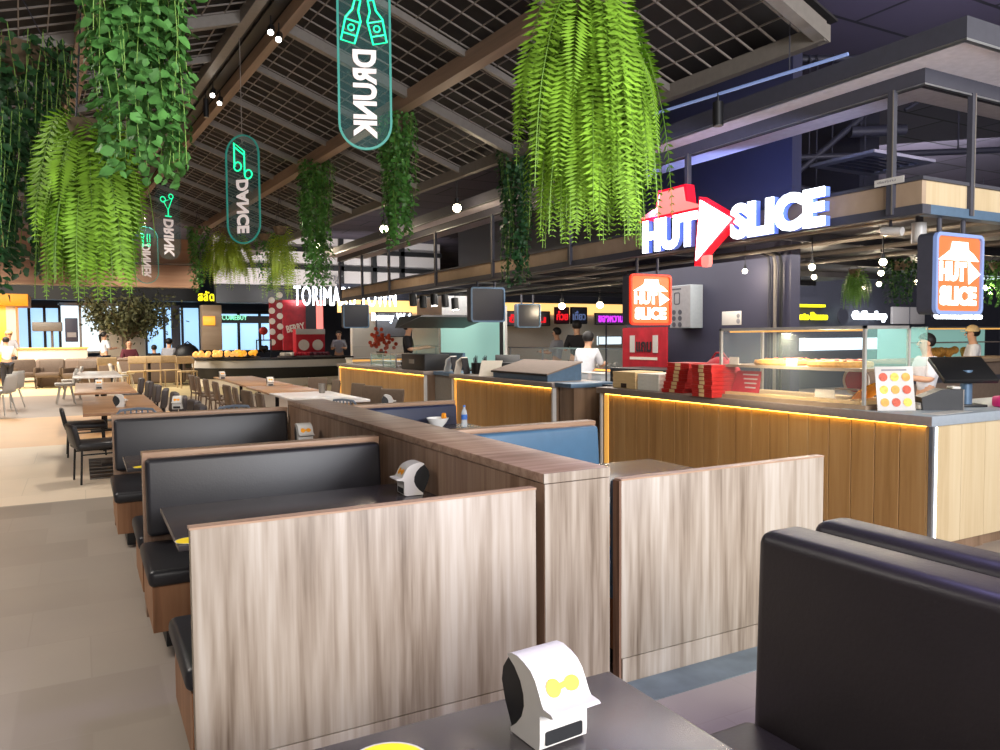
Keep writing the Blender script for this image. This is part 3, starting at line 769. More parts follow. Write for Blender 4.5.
def price_card(label, x, y, z, m='white', w=.12, h=.07):
    p = T('price_card', label, 'card', (x, y, z))
    box(-.002, -w/2, 0, .002, w/2, h).build('card_sheet', m, p); box(-.012, -w/2, 0, .02, w/2, .004).build('foot', m, p)
price_card('small white price card in front of the two pizzas', 5.51, 4.72, 1.376)
price_card('small cream price card at the left end of the upper shelf', 5.51, 5.40, 1.376, 'cream')
price_card('blank white card lying on the lower shelf of the case', 5.62, 4.46, 1.111, 'cream', .2, .07)
t = T('promo_card', 'pink leaning card with white print inside the left end of the case', 'card', (5.56, 5.3, 1.111))
mb = MB().box(0, -.16, 0, .006, .19, .2); mb.v = [(a+c*.3, b*(1-c*.8), c) for a, b, c in mb.v]; mb.build('card_sheet', 'crimson', t)
mb = MB()
for k in range(4): mb.box(-.002, -.11, .04+.04*k, -.001, .02+.02*k, .052+.04*k)
mb.v = [(a+c*.3, b, c) for a, b, c in mb.v]; mb.build('printed_lines', 'white', t)
t = T('serving_paddle', 'orange rounded pizza paddle resting on the lower shelf', 'paddle', (5.82, 4.18, 1.112))
MB().lathe([(0, 0), (.15, 0), (.15, .012), (0, .012)], n=26).move(Matrix.Translation((0, 0, .05)) @ Matrix.Rotation(R(-38), 4, 'X')).build('blade', 'orange', t)
box(-.02, .1, .06, .02, .32, .075).build('handle', 'tan', t)
t = T('round_sign', 'round red and white plate standing inside the case', 'plate', (5.98, 4.42, 1.112))
mb = MB().lathe([(0, 0), (.13, 0), (.13, .012), (0, .012)], n=26).move(FACE_X((0, 0, .135))); mb.build('disc', 'cream', t)
mb = MB().lathe([(0, .013), (.1, .013), (.1, .02), (0, .02)], n=26).move(FACE_X((0, 0, .135))); mb.build('centre', 'red', t)

# -------- menu board with nine round pictures
t = T('menu_stand', 'white menu board with nine round pizza pictures at the counter corner', 'menu board', (5.60, 3.78, 1.053), R(-28))
mb = MB().box(-.15, -.004, 0, .15, .004, .35, .002)
tilt = Matrix.Rotation(R(-10), 4, 'X'); mb.move(tilt); mb.build('board', 'white', t)
for i in range(3):
    for j in range(3):
        mb = MB().lathe([(0, 0), (.034, 0), (.034, .003), (0, .003)], n=20).move(tilt @ FACE_Y((-.09+.09*j, -.005, .265-.1*i)))
        mb.build('picture', ('topping', 'cheese', 'crust')[(i+j) % 3], t)
mb = MB().box(-.10, -.006, .315, .10, -.004, .328); mb.move(tilt); mb.build('title_bar', 'grey', t)
mb = MB().box(-.02, 0, 0, .02, .10, .006); mb.build('foot', 'white', t)

# -------- payment corner
t = T('receipt_printer', 'black receipt printer with a grey front near the counter corner', 'printer', (5.98, 3.66, 1.053), R(-38))
mb = MB().prism([(-.16, 0), (.13, 0), (.13, .16), (-.02, .165), (-.17, .10)], -.08, .08, lambda a, b, h: (a, h, b)); mb.build('housing', 'black', t)
box(.131, -.075, .004, .142, .075, .165, .004).build('front_plate', 'steelg', t); box(.06, -.06, .165, .12, .06, .185, .004).build('paper_roll', 'white', t)
t = T('sales_terminal', 'black till screen on a grey column seen from behind', 'till', (6.42, 3.72, 1.053), R(-30))
box(-.12, -.1, 0, .12, .1, .02, .005).build('base', 'black', t); MB().cyl((0, 0, .02), (0, 0, .30), .045, 16).build('column', 'bluegr', t)
mb = MB().box(-.22, -.02, -.16, .22, .02, .16, .008); mb.move(Matrix.Translation((-.02, .02, .30)) @ Matrix.Rotation(R(-55), 4, 'X')); mb.build('screen', 'black', t)
t = T('pink_tape_box', 'bright pink box at the right edge of the counter', 'box', (6.62, 3.5, 1.053), R(-20))
mb = MB().box(-.1, -.06, 0, .12, .06, .09, .02); mb.build('body', 'pink', t)
MB().tube([(-.06, -.062, .02), (-.02, -.07, .08), (.04, -.07, .07), (.06, -.07, .02)], .006, 6).build('cable', 'white', t)
t = T('paper_sheet', 'flat white paper sheet on the counter corner by the printer', 'paper', (5.78, 3.45, 1.0525), R(4)); box(-.25, -.03, 0, .25, .1, .002).build('sheet', 'white', t)
t = T('paper_packet', 'small cream packet between the menu board and printer', 'packet', (5.88, 3.75, 1.053), R(-20)); box(-.06, -.05, 0, .06, .05, .05, .015, 3).build('packet_body', 'cream', t); box(-.06, -.052, .04, .06, .05, .054, .002).build('flap', 'white', t)

# -------- takeaway boxes on the near counter
def flat_box(name, label, x, y, z, sx, sy, sz, m, group=None, rz=0, deco=None):
    t = T(name, label, 'box', (x, y, z), rz, group)
    box(-sx/2, -sy/2, 0, sx/2, sy/2, sz*.55, .002, 1).build('tray', m, t)
    box(-sx/2-.003, -sy/2-.003, sz*.5, sx/2+.003, sy/2+.003, sz-.001, .003, 1).build('lid', m, t)
    if deco: box(-sx/2-.006, -sy*.12, sz*.1, -sx/2-.003, sy*.12, sz*.9).build('printed_mark', deco, t)
    return t
for k in range(3):
    flat_box('pizza_box', f'brown card pizza box, {("bottom", "middle", "top")[k]} one of the left stack on the near counter', 5.72, 7.12, 1.051+.064*k, .40, .42, .064, 'kraft', 'brown pizza boxes', deco='dark' if k == 0 else None)
for k in range(4):
    flat_box('pizza_box', f'white card pizza box, {("bottom", "second", "third", "top")[k]} of the stack beside the brown boxes', 5.72, 6.69, 1.051+.046*k, .40, .36, .046, 'card', 'white pizza boxes')
for s, (yy, n, rz, xx) in enumerate(((6.20, 8, R(6), 5.66), (5.66, 8, R(-4), 5.50))):
    for k in range(n):
        flat_box('red_pizza_box', f'red printed pizza box, {("bottom", "second", "third", "fourth", "fifth", "sixth", "seventh", "top")[k]} of the red stack {("touching the white boxes", "nearest the display case")[s]}',
                 xx+random.uniform(-.008, .008), yy+random.uniform(-.008, .008)+(.012*(n-1-k) if s == 0 else 0), 1.051+.040*k, .30, .30, .040, 'red', 'red pizza boxes', rz, 'kraft')
t = T('delivery_bag', 'rounded crimson delivery bag behind the red boxes', 'bag', (5.98, 6.05, 1.051))
mb = MB().ball((0, 0, .12), .26, 22, 12, (.7, 1, 1.0)); mb.v = [(a, b, max(0, c)) for a, b, c in mb.v]; mb.build('bag_body', 'crimson', t)
MB().tube([(-.02, -.12, .35), (-.02, -.05, .42), (-.02, .05, .42), (-.02, .12, .35)], .010, 8).build('handle', 'darkred', t)
# black drawers behind gate
t = T('drawer_unit', 'black equipment drawers behind the brown gate', 'drawer unit', (6.5, 8.2, 0)); box(0, -.9, 0, .6, .5, 1.22, .01).build('body', 'black', t)
for k in range(3): box(-.012, -.88, .86+.12*k, 0, .48, .96+.12*k, .004).build('drawer', 'blackm', t)

# -------- middle counter things
t = T('steel_cabinet', 'slant-topped steel cabinet on the middle counter', 'cabinet', (5.5, 8.75, 1.051))
f = lambda a, b, h: (a, h, b)
MB().prism([(0, 0), (.55, 0), (.55, .24), (.0, .09)], 0, 1.55, f).build('body', 'bluegr', t)
MB().prism([(-.02, .085), (.56, .245), (.56, .262), (-.02, .105)], -.02, 1.57, f).build('sloping_lid', 'lowbench', t, 'taupe sloping lid')
MB().prism([(-.03, .075), (-.02, .075), (-.02, .1), (-.03, .1)], -.02, 1.57, f).build('lid_edge', 'black', t)
t = T('menu_stand', 'pale pink menu card leaning next to the slanted steel cabinet', 'menu board', (5.56, 10.55, 1.051), R(-45))
mb = MB().box(-.17, 0, 0, .17, .012, .24); mb.v = [(a+.08*c, b+c*.4, c) for a, b, c in mb.v]; mb.build('card_sheet', 'cream', t); box(-.1, 0, 0, .1, .12, .01).build('foot', 'cream', t)
t = T('till_screen', 'black till with tilted screen behind the pink menu card', 'till', (6.0, 10.75, 1.051), R(-30)); box(-.1, -.08, 0, .1, .08, .2, .01).build('base', 'black', t)
mb = MB().box(-.2, -.02, 0, .2, .02, .26, .008); mb.move(Matrix.Translation((0, 0, .14)) @ Matrix.Rotation(R(-50), 4, 'X')); mb.build('screen', 'black', t)
pp = [(5.75, 11.35), (5.85, 11.2), (5.8, 11.5), (6.0, 11.0), (5.95, 11.45)]
for k, (x, y) in enumerate(pp):
    t = T('cup_holder', 'black cutlery cup standing in the group left of the pink menu card', 'cup', (x, y, 1.051), 0, 'black cutlery cups')
    MB().lathe([(.05, 0), (.06, .0), (.068, .18), (.06, .18), (.05, .02)], n=14).build('cup_body', 'black', t)
    mb = MB()
    for q in range(3): mb.cyl((.01*q-.01, .01*q-.01, .02), (.03*q-.03, .02*q, .26+.02*q), .006, 6)
    mb.build('cutlery', 'blackm', t)
def folded(label, x, y, m1, rz):
    t = T('folded_menu', label, 'menu', (x, y, 1.051), rz)
    f2 = lambda a, b, h: (a, h, b)
    MB().prism([(-.10, 0), (-.09, 0), (-.03, .2), (.06, .27), (.05, .28), (-.05, .22)], -.09, .09, f2).build('front_leaf', m1, t)
    MB().prism([(.10, 0), (.11, 0), (.06, .26), (.05, .26)], -.09, .09, f2).build('back_leaf', 'shirtk', t)
folded('cream folded menu standing at the far end of the middle counter', 5.55, 11.5, 'cream', R(-60))
folded('blue-edged folded menu standing on the grey gate rail', 5.75, 12.35, 'white', R(-60))
# -------- far counter things
t = T('black_case', 'black box with a small emblem on the far counter', 'box', (5.5, 12.95, 1.051)); box(0, 0, 0, .5, 1.15, .30, .01).build('housing', 'black', t); box(-.008, .5, .12, 0, .75, .2).build('emblem', 'steelg', t)
t = T('glass_case', 'empty glass case on the far counter beside the black box', 'display case', (5.5, 14.4, 1.051))
fr = MB()
for y in (0, .75, 1.5):
    for x in (0, .45): fr.box(x-.012, y-.012, 0, x+.012, y+.012, .28)
for z in (.01, .28):
    for x in (0, .45): fr.box(x-.012, 0, z-.01, x+.012, 1.5, z+.01)
fr.build('frame', 'steel', t); box(-.004, 0, .02, 0, 1.5, .28).build('front_glass', 'tealglass', t); box(0, 0, .27, .45, 1.5, .276).build('top_glass', 'clear', t); box(.02, .02, .12, .43, 1.48, .13).build('shelf', 'white', t)
# ================================================================== HANGING PLANTS
rng = np.random.default_rng(5)
def leaves_mesh(name, m, parent, P, D, Nn, Ls, Ws, fold=.25, kind='leaf'):
    """many little folded leaves in one mesh; P base, D direction, Nn up normal"""
    P = np.asarray(P, float); D = np.asarray(D, float); Nn = np.asarray(Nn, float)
    D /= np.linalg.norm(D, axis=1, keepdims=True)
    Sd = np.cross(D, Nn); Sd /= np.linalg.norm(Sd, axis=1, keepdims=True)+1e-9
    U = np.cross(Sd, D)
    Ls = np.asarray(Ls)[:, None]; Ws = np.asarray(Ws)[:, None]
    if kind == 'leaf':
        tpl = [(0, 0, 0), (.35, .5, .5), (.75, .34, .2), (1, 0, -.35), (.75, -.34, .2), (.35, -.5, .5), (.5, 0, 0)]
        faces = [(0, 6, 1), (6, 2, 1), (6, 3, 2), (0, 5, 6), (6, 5, 4), (6, 4, 3)]
    else:
        tpl = [(0, 0, 0), (.45, .5, .12), (1, 0, -.3), (.45, -.5, .12)]
        faces = [(0, 2, 1), (0, 3, 2)]
    vs = np.stack([P+D*Ls*a+Sd*Ws*b+U*Ws*fold*c for a, b, c in tpl], 1)
    n, k = vs.shape[:2]
    fc = (np.arange(n)[:, None, None]*k+np.array(faces)[None]).reshape(-1)
    me = bpy.data.meshes.new(name); me.vertices.add(n*k); me.vertices.foreach_set('co', vs.reshape(-1))
    nf = len(fc)//3; me.loops.add(nf*3); me.loops.foreach_set('vertex_index', fc.astype(np.int32))
    me.polygons.add(nf); me.polygons.foreach_set('loop_start', np.arange(0, nf*3, 3, dtype=np.int32)); me.polygons.foreach_set('loop_total', np.full(nf, 3, np.int32))
    me.update(); me.validate(); me.materials.append(M[m])
    o = bpy.data.objects.new(name, me); C.objects.link(o); o.parent = parent
    return o
def basket(t, r, h, up):
    MB().lathe([(r*.6, -h), (r, 0), (r*.97, 0), (r*.57, -h+.01)], n=18).build('basket', 'bark', t)
    mb = MB()
    for k in range(3): mb.cyl((r*math.cos(k*2.09), r*math.sin(k*2.09), 0), (0, 0, up*.6), .004, 5)
    mb.cyl((0, 0, up*.6), (0, 0, up), .005, 5); mb.build('hanging_wire', 'pipe', t)
def fern(label, loc, nfr, L, spread, m, up=.4, leaf=.055, rx=1, droop=1, group=None, n_leaf=26):
    t = T('hanging_fern', label, 'plant', loc)
    basket(t, spread*.35, .14, up)
    P, D, Nn, Ls, Ws = [], [], [], [], []; stems = MB()
    for i in range(nfr):
        a = rng.uniform(0, 2*math.pi); out = spread*math.sqrt(rng.uniform(.05, 1)); lay = rng.random(); ln = L*rng.uniform(.38, 1)*(1-.45*lay); lift = rng.uniform(.02, .26)*L*.5*(out/spread); out *= 1.12-.45*lay
        z0 = -lay*L*.45
        ax, ay = math.cos(a)*rx, math.sin(a)
        pts = []
        for k in range(n_leaf+1):
            s = k/n_leaf; r = out*(1-math.exp(-3.2*s))*(1.0); z = z0+lift*math.sin(min(1, s*2.2)*math.pi)-ln*max(0, s-.08)**1.25*droop
            pts.append(np.array((ax*(r+.05*spread), ay*(r+.05*spread), z)))
        if i % 2 == 0: stems.tube([tuple(p) for p in pts[::4]], .0028, 3)
        tw = rng.uniform(-.9, .9)
        for k in range(2, n_leaf):
            s = k/n_leaf; d = pts[k+1]-pts[k-1]; d /= np.linalg.norm(d)
            o = np.array((-ay, ax, 0)); o = o*math.cos(tw)+np.cross(d, o)*math.sin(tw)
            o /= np.linalg.norm(o)
            nn = np.cross(o, d)
            w = leaf*(math.sin(math.pi*min(1, .12+s*.88))**.7+.12)
            for sg in (-1, 1):
                P.append(pts[k]); D.append(o*sg+d*.35+np.array((0, 0, -.12))); Nn.append(nn); Ls.append(w*rng.uniform(.85, 1.15)); Ws.append(w*.21+.002)
    leaves_mesh('fronds', m, t, P, D, Nn, Ls, Ws, .4, 'pinna')
    if stems.v: stems.build('stems', 'stemm', t)
    return t
def vine(label, loc, nst, L, rad, m, leaf=.05, up=.3, taper=.5, sp=.045, ry=1, group=None):
    t = T('hanging_vine', label, 'plant', loc)
    basket(t, rad*.6, .12, up)
    P, D, Nn, Ls, Ws = [], [], [], [], []; st = MB()
    for i in range(nst):
        a = rng.uniform(0, 2*math.pi); r = rad*math.sqrt(rng.uniform(.05, 1)); ln = L*(1-taper*rng.random()**1.5)
        x, y = r*math.cos(a), r*math.sin(a)*ry; ph = rng.uniform(0, 6)
        n = int(ln/sp); pts = []
        for k in range(n):
            s = k/n; ww = .03*math.sin(ph+4*s*ln)
            pts.append((x*(1-.25*s)+ww, y*(1-.25*s)+.03*math.cos(ph*1.7+3*s*ln), -s*ln+.04))
        if i % 2 == 0 and n > 8: st.tube(pts[::6], .0025, 3)
        for p in pts:
            th = rng.uniform(0, 2*math.pi); d = np.array((math.cos(th), math.sin(th), rng.uniform(-1.3, -.1)))
            out = np.array((x, y, 0))/(r+1e-6)
            P.append(p); D.append(d+out*.5); Nn.append(out+np.array((0, 0, .6))+rng.normal(0, .3, 3)); l = leaf*rng.uniform(.6, 1.25); Ls.append(l); Ws.append(l*.8)
    leaves_mesh('leaves', m, t, P, D, Nn, Ls, Ws, .3)
    if st.v: st.build('stems', 'stemm', t)
    return t
fern('large bright green hanging fern left of the lit letters', (2.98, 4.2, 3.88), 260, 1.78, .52, 'fern', up=.5, leaf=.092, n_leaf=36)
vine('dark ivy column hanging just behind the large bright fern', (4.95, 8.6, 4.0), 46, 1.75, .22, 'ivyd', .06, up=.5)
vine('leafy ivy column hanging just right of the lowest end of the large bottle sign', (3.46, 8.9, 4.30), 62, 1.62, .25, 'ivy', .06, up=.2)
vine('tall ivy column hanging between the note sign and the bottle sign', (3.28, 12.0, 4.35), 60, 1.98, .27, 'ivy', .065, up=.25)
fern('yellowish trailing fern hanging left of the tall ivy column', (3.3, 14.5, 3.72), 60, 1.5, .38, 'ferny', up=.9, leaf=.08, n_leaf=20)
fern('broad yellow green fern clump hanging under the note sign', (3.0, 18.0, 4.1), 110, 1.45, .72, 'ferny', up=.6, leaf=.09, n_leaf=20)
vine('loose ivy trailing from the right side of the broad fern clump', (3.75, 17.8, 4.0), 26, 1.3, .35, 'ivy', .075, up=.7, taper=.8)
vine('loose ivy trailing from the left side of the broad fern clump', (2.35, 18.2, 4.1), 22, 1.45, .22, 'ivy', .075, up=.6, taper=.6)
vine('large pothos with heart-shaped leaves cascading at the upper left', (at(140, 100, y=4.55).x, 4.55, 3.78), 84, 1.36, .29, 'pothos', .068, up=.9, sp=.05)
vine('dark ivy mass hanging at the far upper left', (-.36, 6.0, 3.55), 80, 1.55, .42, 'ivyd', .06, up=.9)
fern('bright green fern hanging below the pothos at the left', (at(88, 150, y=5.25).x, 5.25, 2.95), 150, 1.15, .33, 'fern', up=1.4, leaf=.08, n_leaf=28)
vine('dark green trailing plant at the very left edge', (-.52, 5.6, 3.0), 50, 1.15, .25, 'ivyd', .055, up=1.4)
p = at(855, 262, x=11.5); fern('small green fern hanging behind the display case', (p.x, p.y, 2.75), 60, .75, .28, 'fernd', up=.3, leaf=.06, n_leaf=16)
p = at(900, 262, x=11.0); vine('small ivy hanging right of the small fern over the island', (p.x, p.y, 2.75), 30, .7, .28, 'ivyd', .06, up=.3)
p = at(999, 262, x=12.0); vine('small ivy hanging at the right edge behind the lightbox', (p.x, p.y, 2.7), 30, .7, .22, 'ivy', .06, up=.3)

# indoor tree
TX, TY = 0, 37.6
TX = at(127, 340, y=TY).x
t = T('indoor_tree', 'bushy indoor tree with a pale branching trunk behind the dining tables', 'tree', (TX, TY, 0))
mb = MB(); P, D, Nn, Ls, Ws = [], [], [], [], []
mb.tube([(0, 0, 0), (.05, 0, .8), (-.04, 0, 1.6), (0, 0, 2.2)], [.2, .15, .13, .1], 8)
for k in range(26):
    a = rng.uniform(0, 6.28); e = rng.uniform(.3, 1.0); L = rng.uniform(1.2, 2.0)
    q = np.array((math.cos(a)*L*math.cos(e), math.sin(a)*L*math.cos(e), 1.9+L*math.sin(e)*1.15)); s = np.array((0, 0, 1.6+.5*rng.random()))
    mb.tube([tuple(s), tuple((s+q)/2+np.array((0, 0, -.1))), tuple(q)], [.06, .035, .012], 5)
    for j in range(130):
        c = s+(q-s)*rng.uniform(.45, 1.1)+rng.normal(0, .26, 3)
        P.append(c); D.append(rng.normal(0, 1, 3)+np.array((0, 0, -.3))); Nn.append(rng.normal(0, 1, 3)); Ls.append(rng.uniform(.14, .24)); Ws.append(rng.uniform(.08, .12))
mb.build('trunk', 'bark', t); leaves_mesh('foliage', 'treef', t, P, D, Nn, Ls, Ws)

# ================================================================== HANGING PILL SIGNS (seen from behind: lettering mirrored, reading downwards)
def pill(label, loc, w, h, rz, txt, tz, th, tw, up, icon, edge_m='acryedge'):
    t = T('hanging_sign', label, 'sign', loc, rz)
    out = rrect(w, h, w/2-.001, 10); inn = rrect(w-.03, h-.03, w/2-.016, 10)
    f = lambda a, b, d: (a, d, b)
    MB().prism(inn, -.004, .004, f).build('acrylic_panel', 'acrylic', t)
    mb = ring(out, inn, -.008, .008); mb.move(Matrix.Rotation(R(90), 4, 'X')); mb.build('glowing_edge', edge_m, t)
    mb = fit(text_mb(txt, .3, .004, .012), tw, th)
    # local x (reading) -> down, local y (letter tops) -> left
    mb.move(Matrix(((0, -1, 0, 0), (0, 0, 1, -.012), (-1, 0, 0, tz), (0, 0, 0, 1)))); mb.build('lettering', 'lettw', t)
    MB().cyl((0, 0, h/2-.1), (0, 0, h/2+up), .004, 6).build('cord', 'wire', t)
    mb = MB(); icon(mb); mb.build('neon_icon', 'neon', t)
    return t
def line(mb, pts, r=.006, closed=False, y=-.014): mb.tube([(a, y, b) for a, b in pts], r, 6, closed)
def circ(cx, cz, r, n=16): return [(cx+r*math.cos(2*math.pi*k/n), cz+r*math.sin(2*math.pi*k/n)) for k in range(n)]
def ic_bottle(mb):
    for cx, ang in ((-.075, -14), (.075, 12)):
        m = Matrix.Rotation(R(ang), 2); o = len(mb.v)
        b = [(-.045, -.13), (.045, -.13), (.05, .02), (.02, .08), (.018, .15), (-.018, .15), (-.02, .08), (-.05, .02)]
        tr = lambda pts: [(cx+a*math.cos(R(ang))-c*math.sin(R(ang)), .25+a*math.sin(R(ang))+c*math.cos(R(ang))) for a, c in pts]
        line(mb, tr(b), .007, True); line(mb, tr([(-.045, -.08), (.045, -.08)]), .005); line(mb, tr([(-.045, .01), (.045, .01)]), .005); line(mb, tr(circ(0, -.035, .02)), .005, True)
def ic_note(mb):
    line(mb, circ(-.05, .24, .045), .008, True); line(mb, circ(.08, .15, .045), .008, True)
    line(mb, [(-.09, .24), (-.09, .49), (.035, .39), (.035, .15)], .009); line(mb, [(-.09, .45), (.035, .35)], .009)
def ic_glass(mb):
    line(mb, [(-.07, .30), (.07, .36), (.0, .18)], .008, True); line(mb, [(0, .18), (0, .09)], .008); line(mb, [(-.05, .085), (.05, .085)], .008); line(mb, circ(.05, .39, .035), .007, True); line(mb, circ(-.08, .33, .04), .007, True)
def ic_food(mb):
    line(mb, circ(-.06, .38, .035), .006, True); line(mb, [(-.06, .34), (-.06, .16)], .006); line(mb, [(-.04, .34), (-.04, .16)], .006)
    line(mb, [(.03, .42), (.08, .42), (.08, .26), (.03, .26)], .006, True); line(mb, circ(.055, .2, .03), .006, True)
c = at(364.5, 62.5, d=5.06); pill('large clear hanging pill sign with two green neon bottles', (c.x, c.y, c.z), .352, 1.14, R(-18), 'DRUNK', -.21, .155, .575, .65, ic_bottle)
c = at(243, 189.5, d=8.1); pill('clear hanging pill sign with a green neon music note', (c.x, c.y, c.z), .42, 1.14, R(-47), 'DANCE', -.18, .15, .56, 1.0, ic_note)
c = at(168, 222, d=11.7); pill('clear hanging pill sign with a green neon cocktail glass', (c.x, c.y, c.z), .40, 1.14, R(25), 'DRINK', -.24, .16, .56, .9, ic_glass, 'acrylic')
c = at(146, 255, d=15.4); pill('clear hanging pill sign with pale cutlery icons, the farthest and lowest', (c.x, c.y, c.z), .46, 1.14, R(0), 'DINNER', -.12, .17, .66, .95, ic_food)

# ================================================================== TRACK SPOTS AND BULBS
def spot(label, p, aim, L=.16, r=.035, face='spotf', group=None):
    t = T('track_spotlight', label, 'spotlight', p)
    a = (Vector(aim)-Vector(p)).normalized()
    MB().cyl(a*-L*.5, a*L*.5, r, 16).build('can', 'black', t)
    MB().cyl(a*(L*.5), a*(L*.5+.004), r*.82, 16).build('lens', face, t)
    MB().cyl((0, 0, 0), (0, 0, L*.9), .008, 8).build('stem', 'black', t)
    return t
gr = ('pair of ridge spots with the hanging beer sign below', )
for px, py, lb in ((271, 30, 'left one of the upper pair of lit ridge spots'), (279, 37, 'right one of the upper pair of lit ridge spots'), (213, 93, 'upper of the lit spots in the lower ridge cluster'), (220, 101, 'lower of the lit spots in the lower ridge cluster')):
    p = at(px, py, z=4.78); spot(lb, p, (0, p.y-6, 0))
p = at(206, 108, z=4.75); spot('dark unlit ridge spot pointing straight down beside the lit cluster', p, (p.x, p.y, 0), .24, face='steelg')
# rail and big spot under the eave in front of the island
a, b = at(848, 54, z=3.72), at(560, 143, z=3.72)
t = T('light_rail', 'thin rail with a blue sheen hung below the trellis edge above the letters', 'rail', a)
MB().cyl((0, 0, 0), b-a, .014, 8).build('rail', 'blueglow', t)  # blue reflection on the rail imitated by its glowing material
for k in (.15, .85):
    q = (b-a)*k; MB().cyl(q, q+Vector((0, 0, .4)), .005, 6).build('hanger', 'pipe', t)
p = at(718, 114, z=3.55); spot('black cylindrical spot hanging from the rail above the lit letters', p, (p.x+.06, p.y, 0), .2, .045, 'steelg')
def bulb(label, p, r=.05, m='bulb'):
    t = T('pendant_lamp', label, 'lamp', p)
    MB().ball((0, 0, 0), r, 14, 9).build('bulb', m, t); MB().cyl((0, 0, r*.7), (0, 0, r*2.2), r*.55, 12).build('socket', 'black', t); MB().cyl((0, 0, r*2), (0, 0, r*2+.25), .006, 6).build('cord', 'black', t)
    l = bpy.data.lights.new('lamp_light', 'POINT'); l.energy = 22; l.color = (1, .82, .58); l.shadow_soft_size = r
    lo = bpy.data.objects.new('lamp_light', l); C.objects.link(lo); lo.parent = t; lo.location = (0, 0, -r*1.3)
    return t
for px, py, x, lb, r in ((457, 208, 4.75, 'bright round bulb under the soffit right of the leafy ivy column', .06), (384, 229, 4.75, 'bulb under the soffit beside the lower end of the leafy ivy', .07), (317, 245, 4.9, 'small bulb glowing next to the tall ivy column', .07),
                         (745, 271, 7.2, 'bulb hanging in front of the dark column', .03), (812, 267, 7.0, 'upper bulb above the middle of the display case', .035), (814, 277, 9.0, 'lower bulb above the middle of the display case', .035),
                         (883, 262, 6.9, 'upper bulb near the white cylinder camera', .035), (881, 273, 9.0, 'lower bulb near the white cylinder camera', .035),
                         (863, 288, 12., 'small warm bulb right of the small fern', .04), (879, 284, 12., 'small warm bulb left of the small ivy', .04), (917, 282, 12., 'small warm bulb left of the right lightbox', .04), (985, 288, 12., 'small warm bulb at the right edge', .04)):
    bulb(lb, at(px, py, x=x), r)
for k, (px, py) in enumerate(((413, 300), (423, 302), (434, 300), (445, 301), (455, 304))):
    p = at(px, py, d=14.5); spot(f'black kitchen spot in the row above the steel hood, {("leftmost", "second", "middle", "fourth", "rightmost")[k]}', p, (p.x, p.y-.3, 0), .22, .07, 'spotf' if k in (2, 4) else 'black')
for k, (px, py) in enumerate(((562, 306), (600, 305), (477, 306))):
    bulb(('bulb over the staff in front of the warm light cove', 'bulb just left of the orange lightbox', 'bulb left of the small unlit lightbox')[k], at(px, py, d=16), .07)
# cameras
t = T('ceiling_camera', 'white cylinder hanging under the corner of the sign band', 'camera', at(919, 233, x=5.9)); MB().cyl((0, 0, -.08), (0, 0, .08), .055, 18).build('housing', 'white', t); MB().cyl((0, 0, .08), (0, 0, .2), .03, 12).build('mount', 'darkg', t)
t = T('security_camera', 'white bullet camera under the sign band left of the white cylinder', 'camera', at(893, 230, x=5.7)); MB().cyl((-.02, .08, 0), (0, -.08, -.02), .035, 14).build('housing', 'white', t); MB().cyl((0, .02, .02), (.0, .03, .27), .012, 8).build('bracket', 'darkg', t)
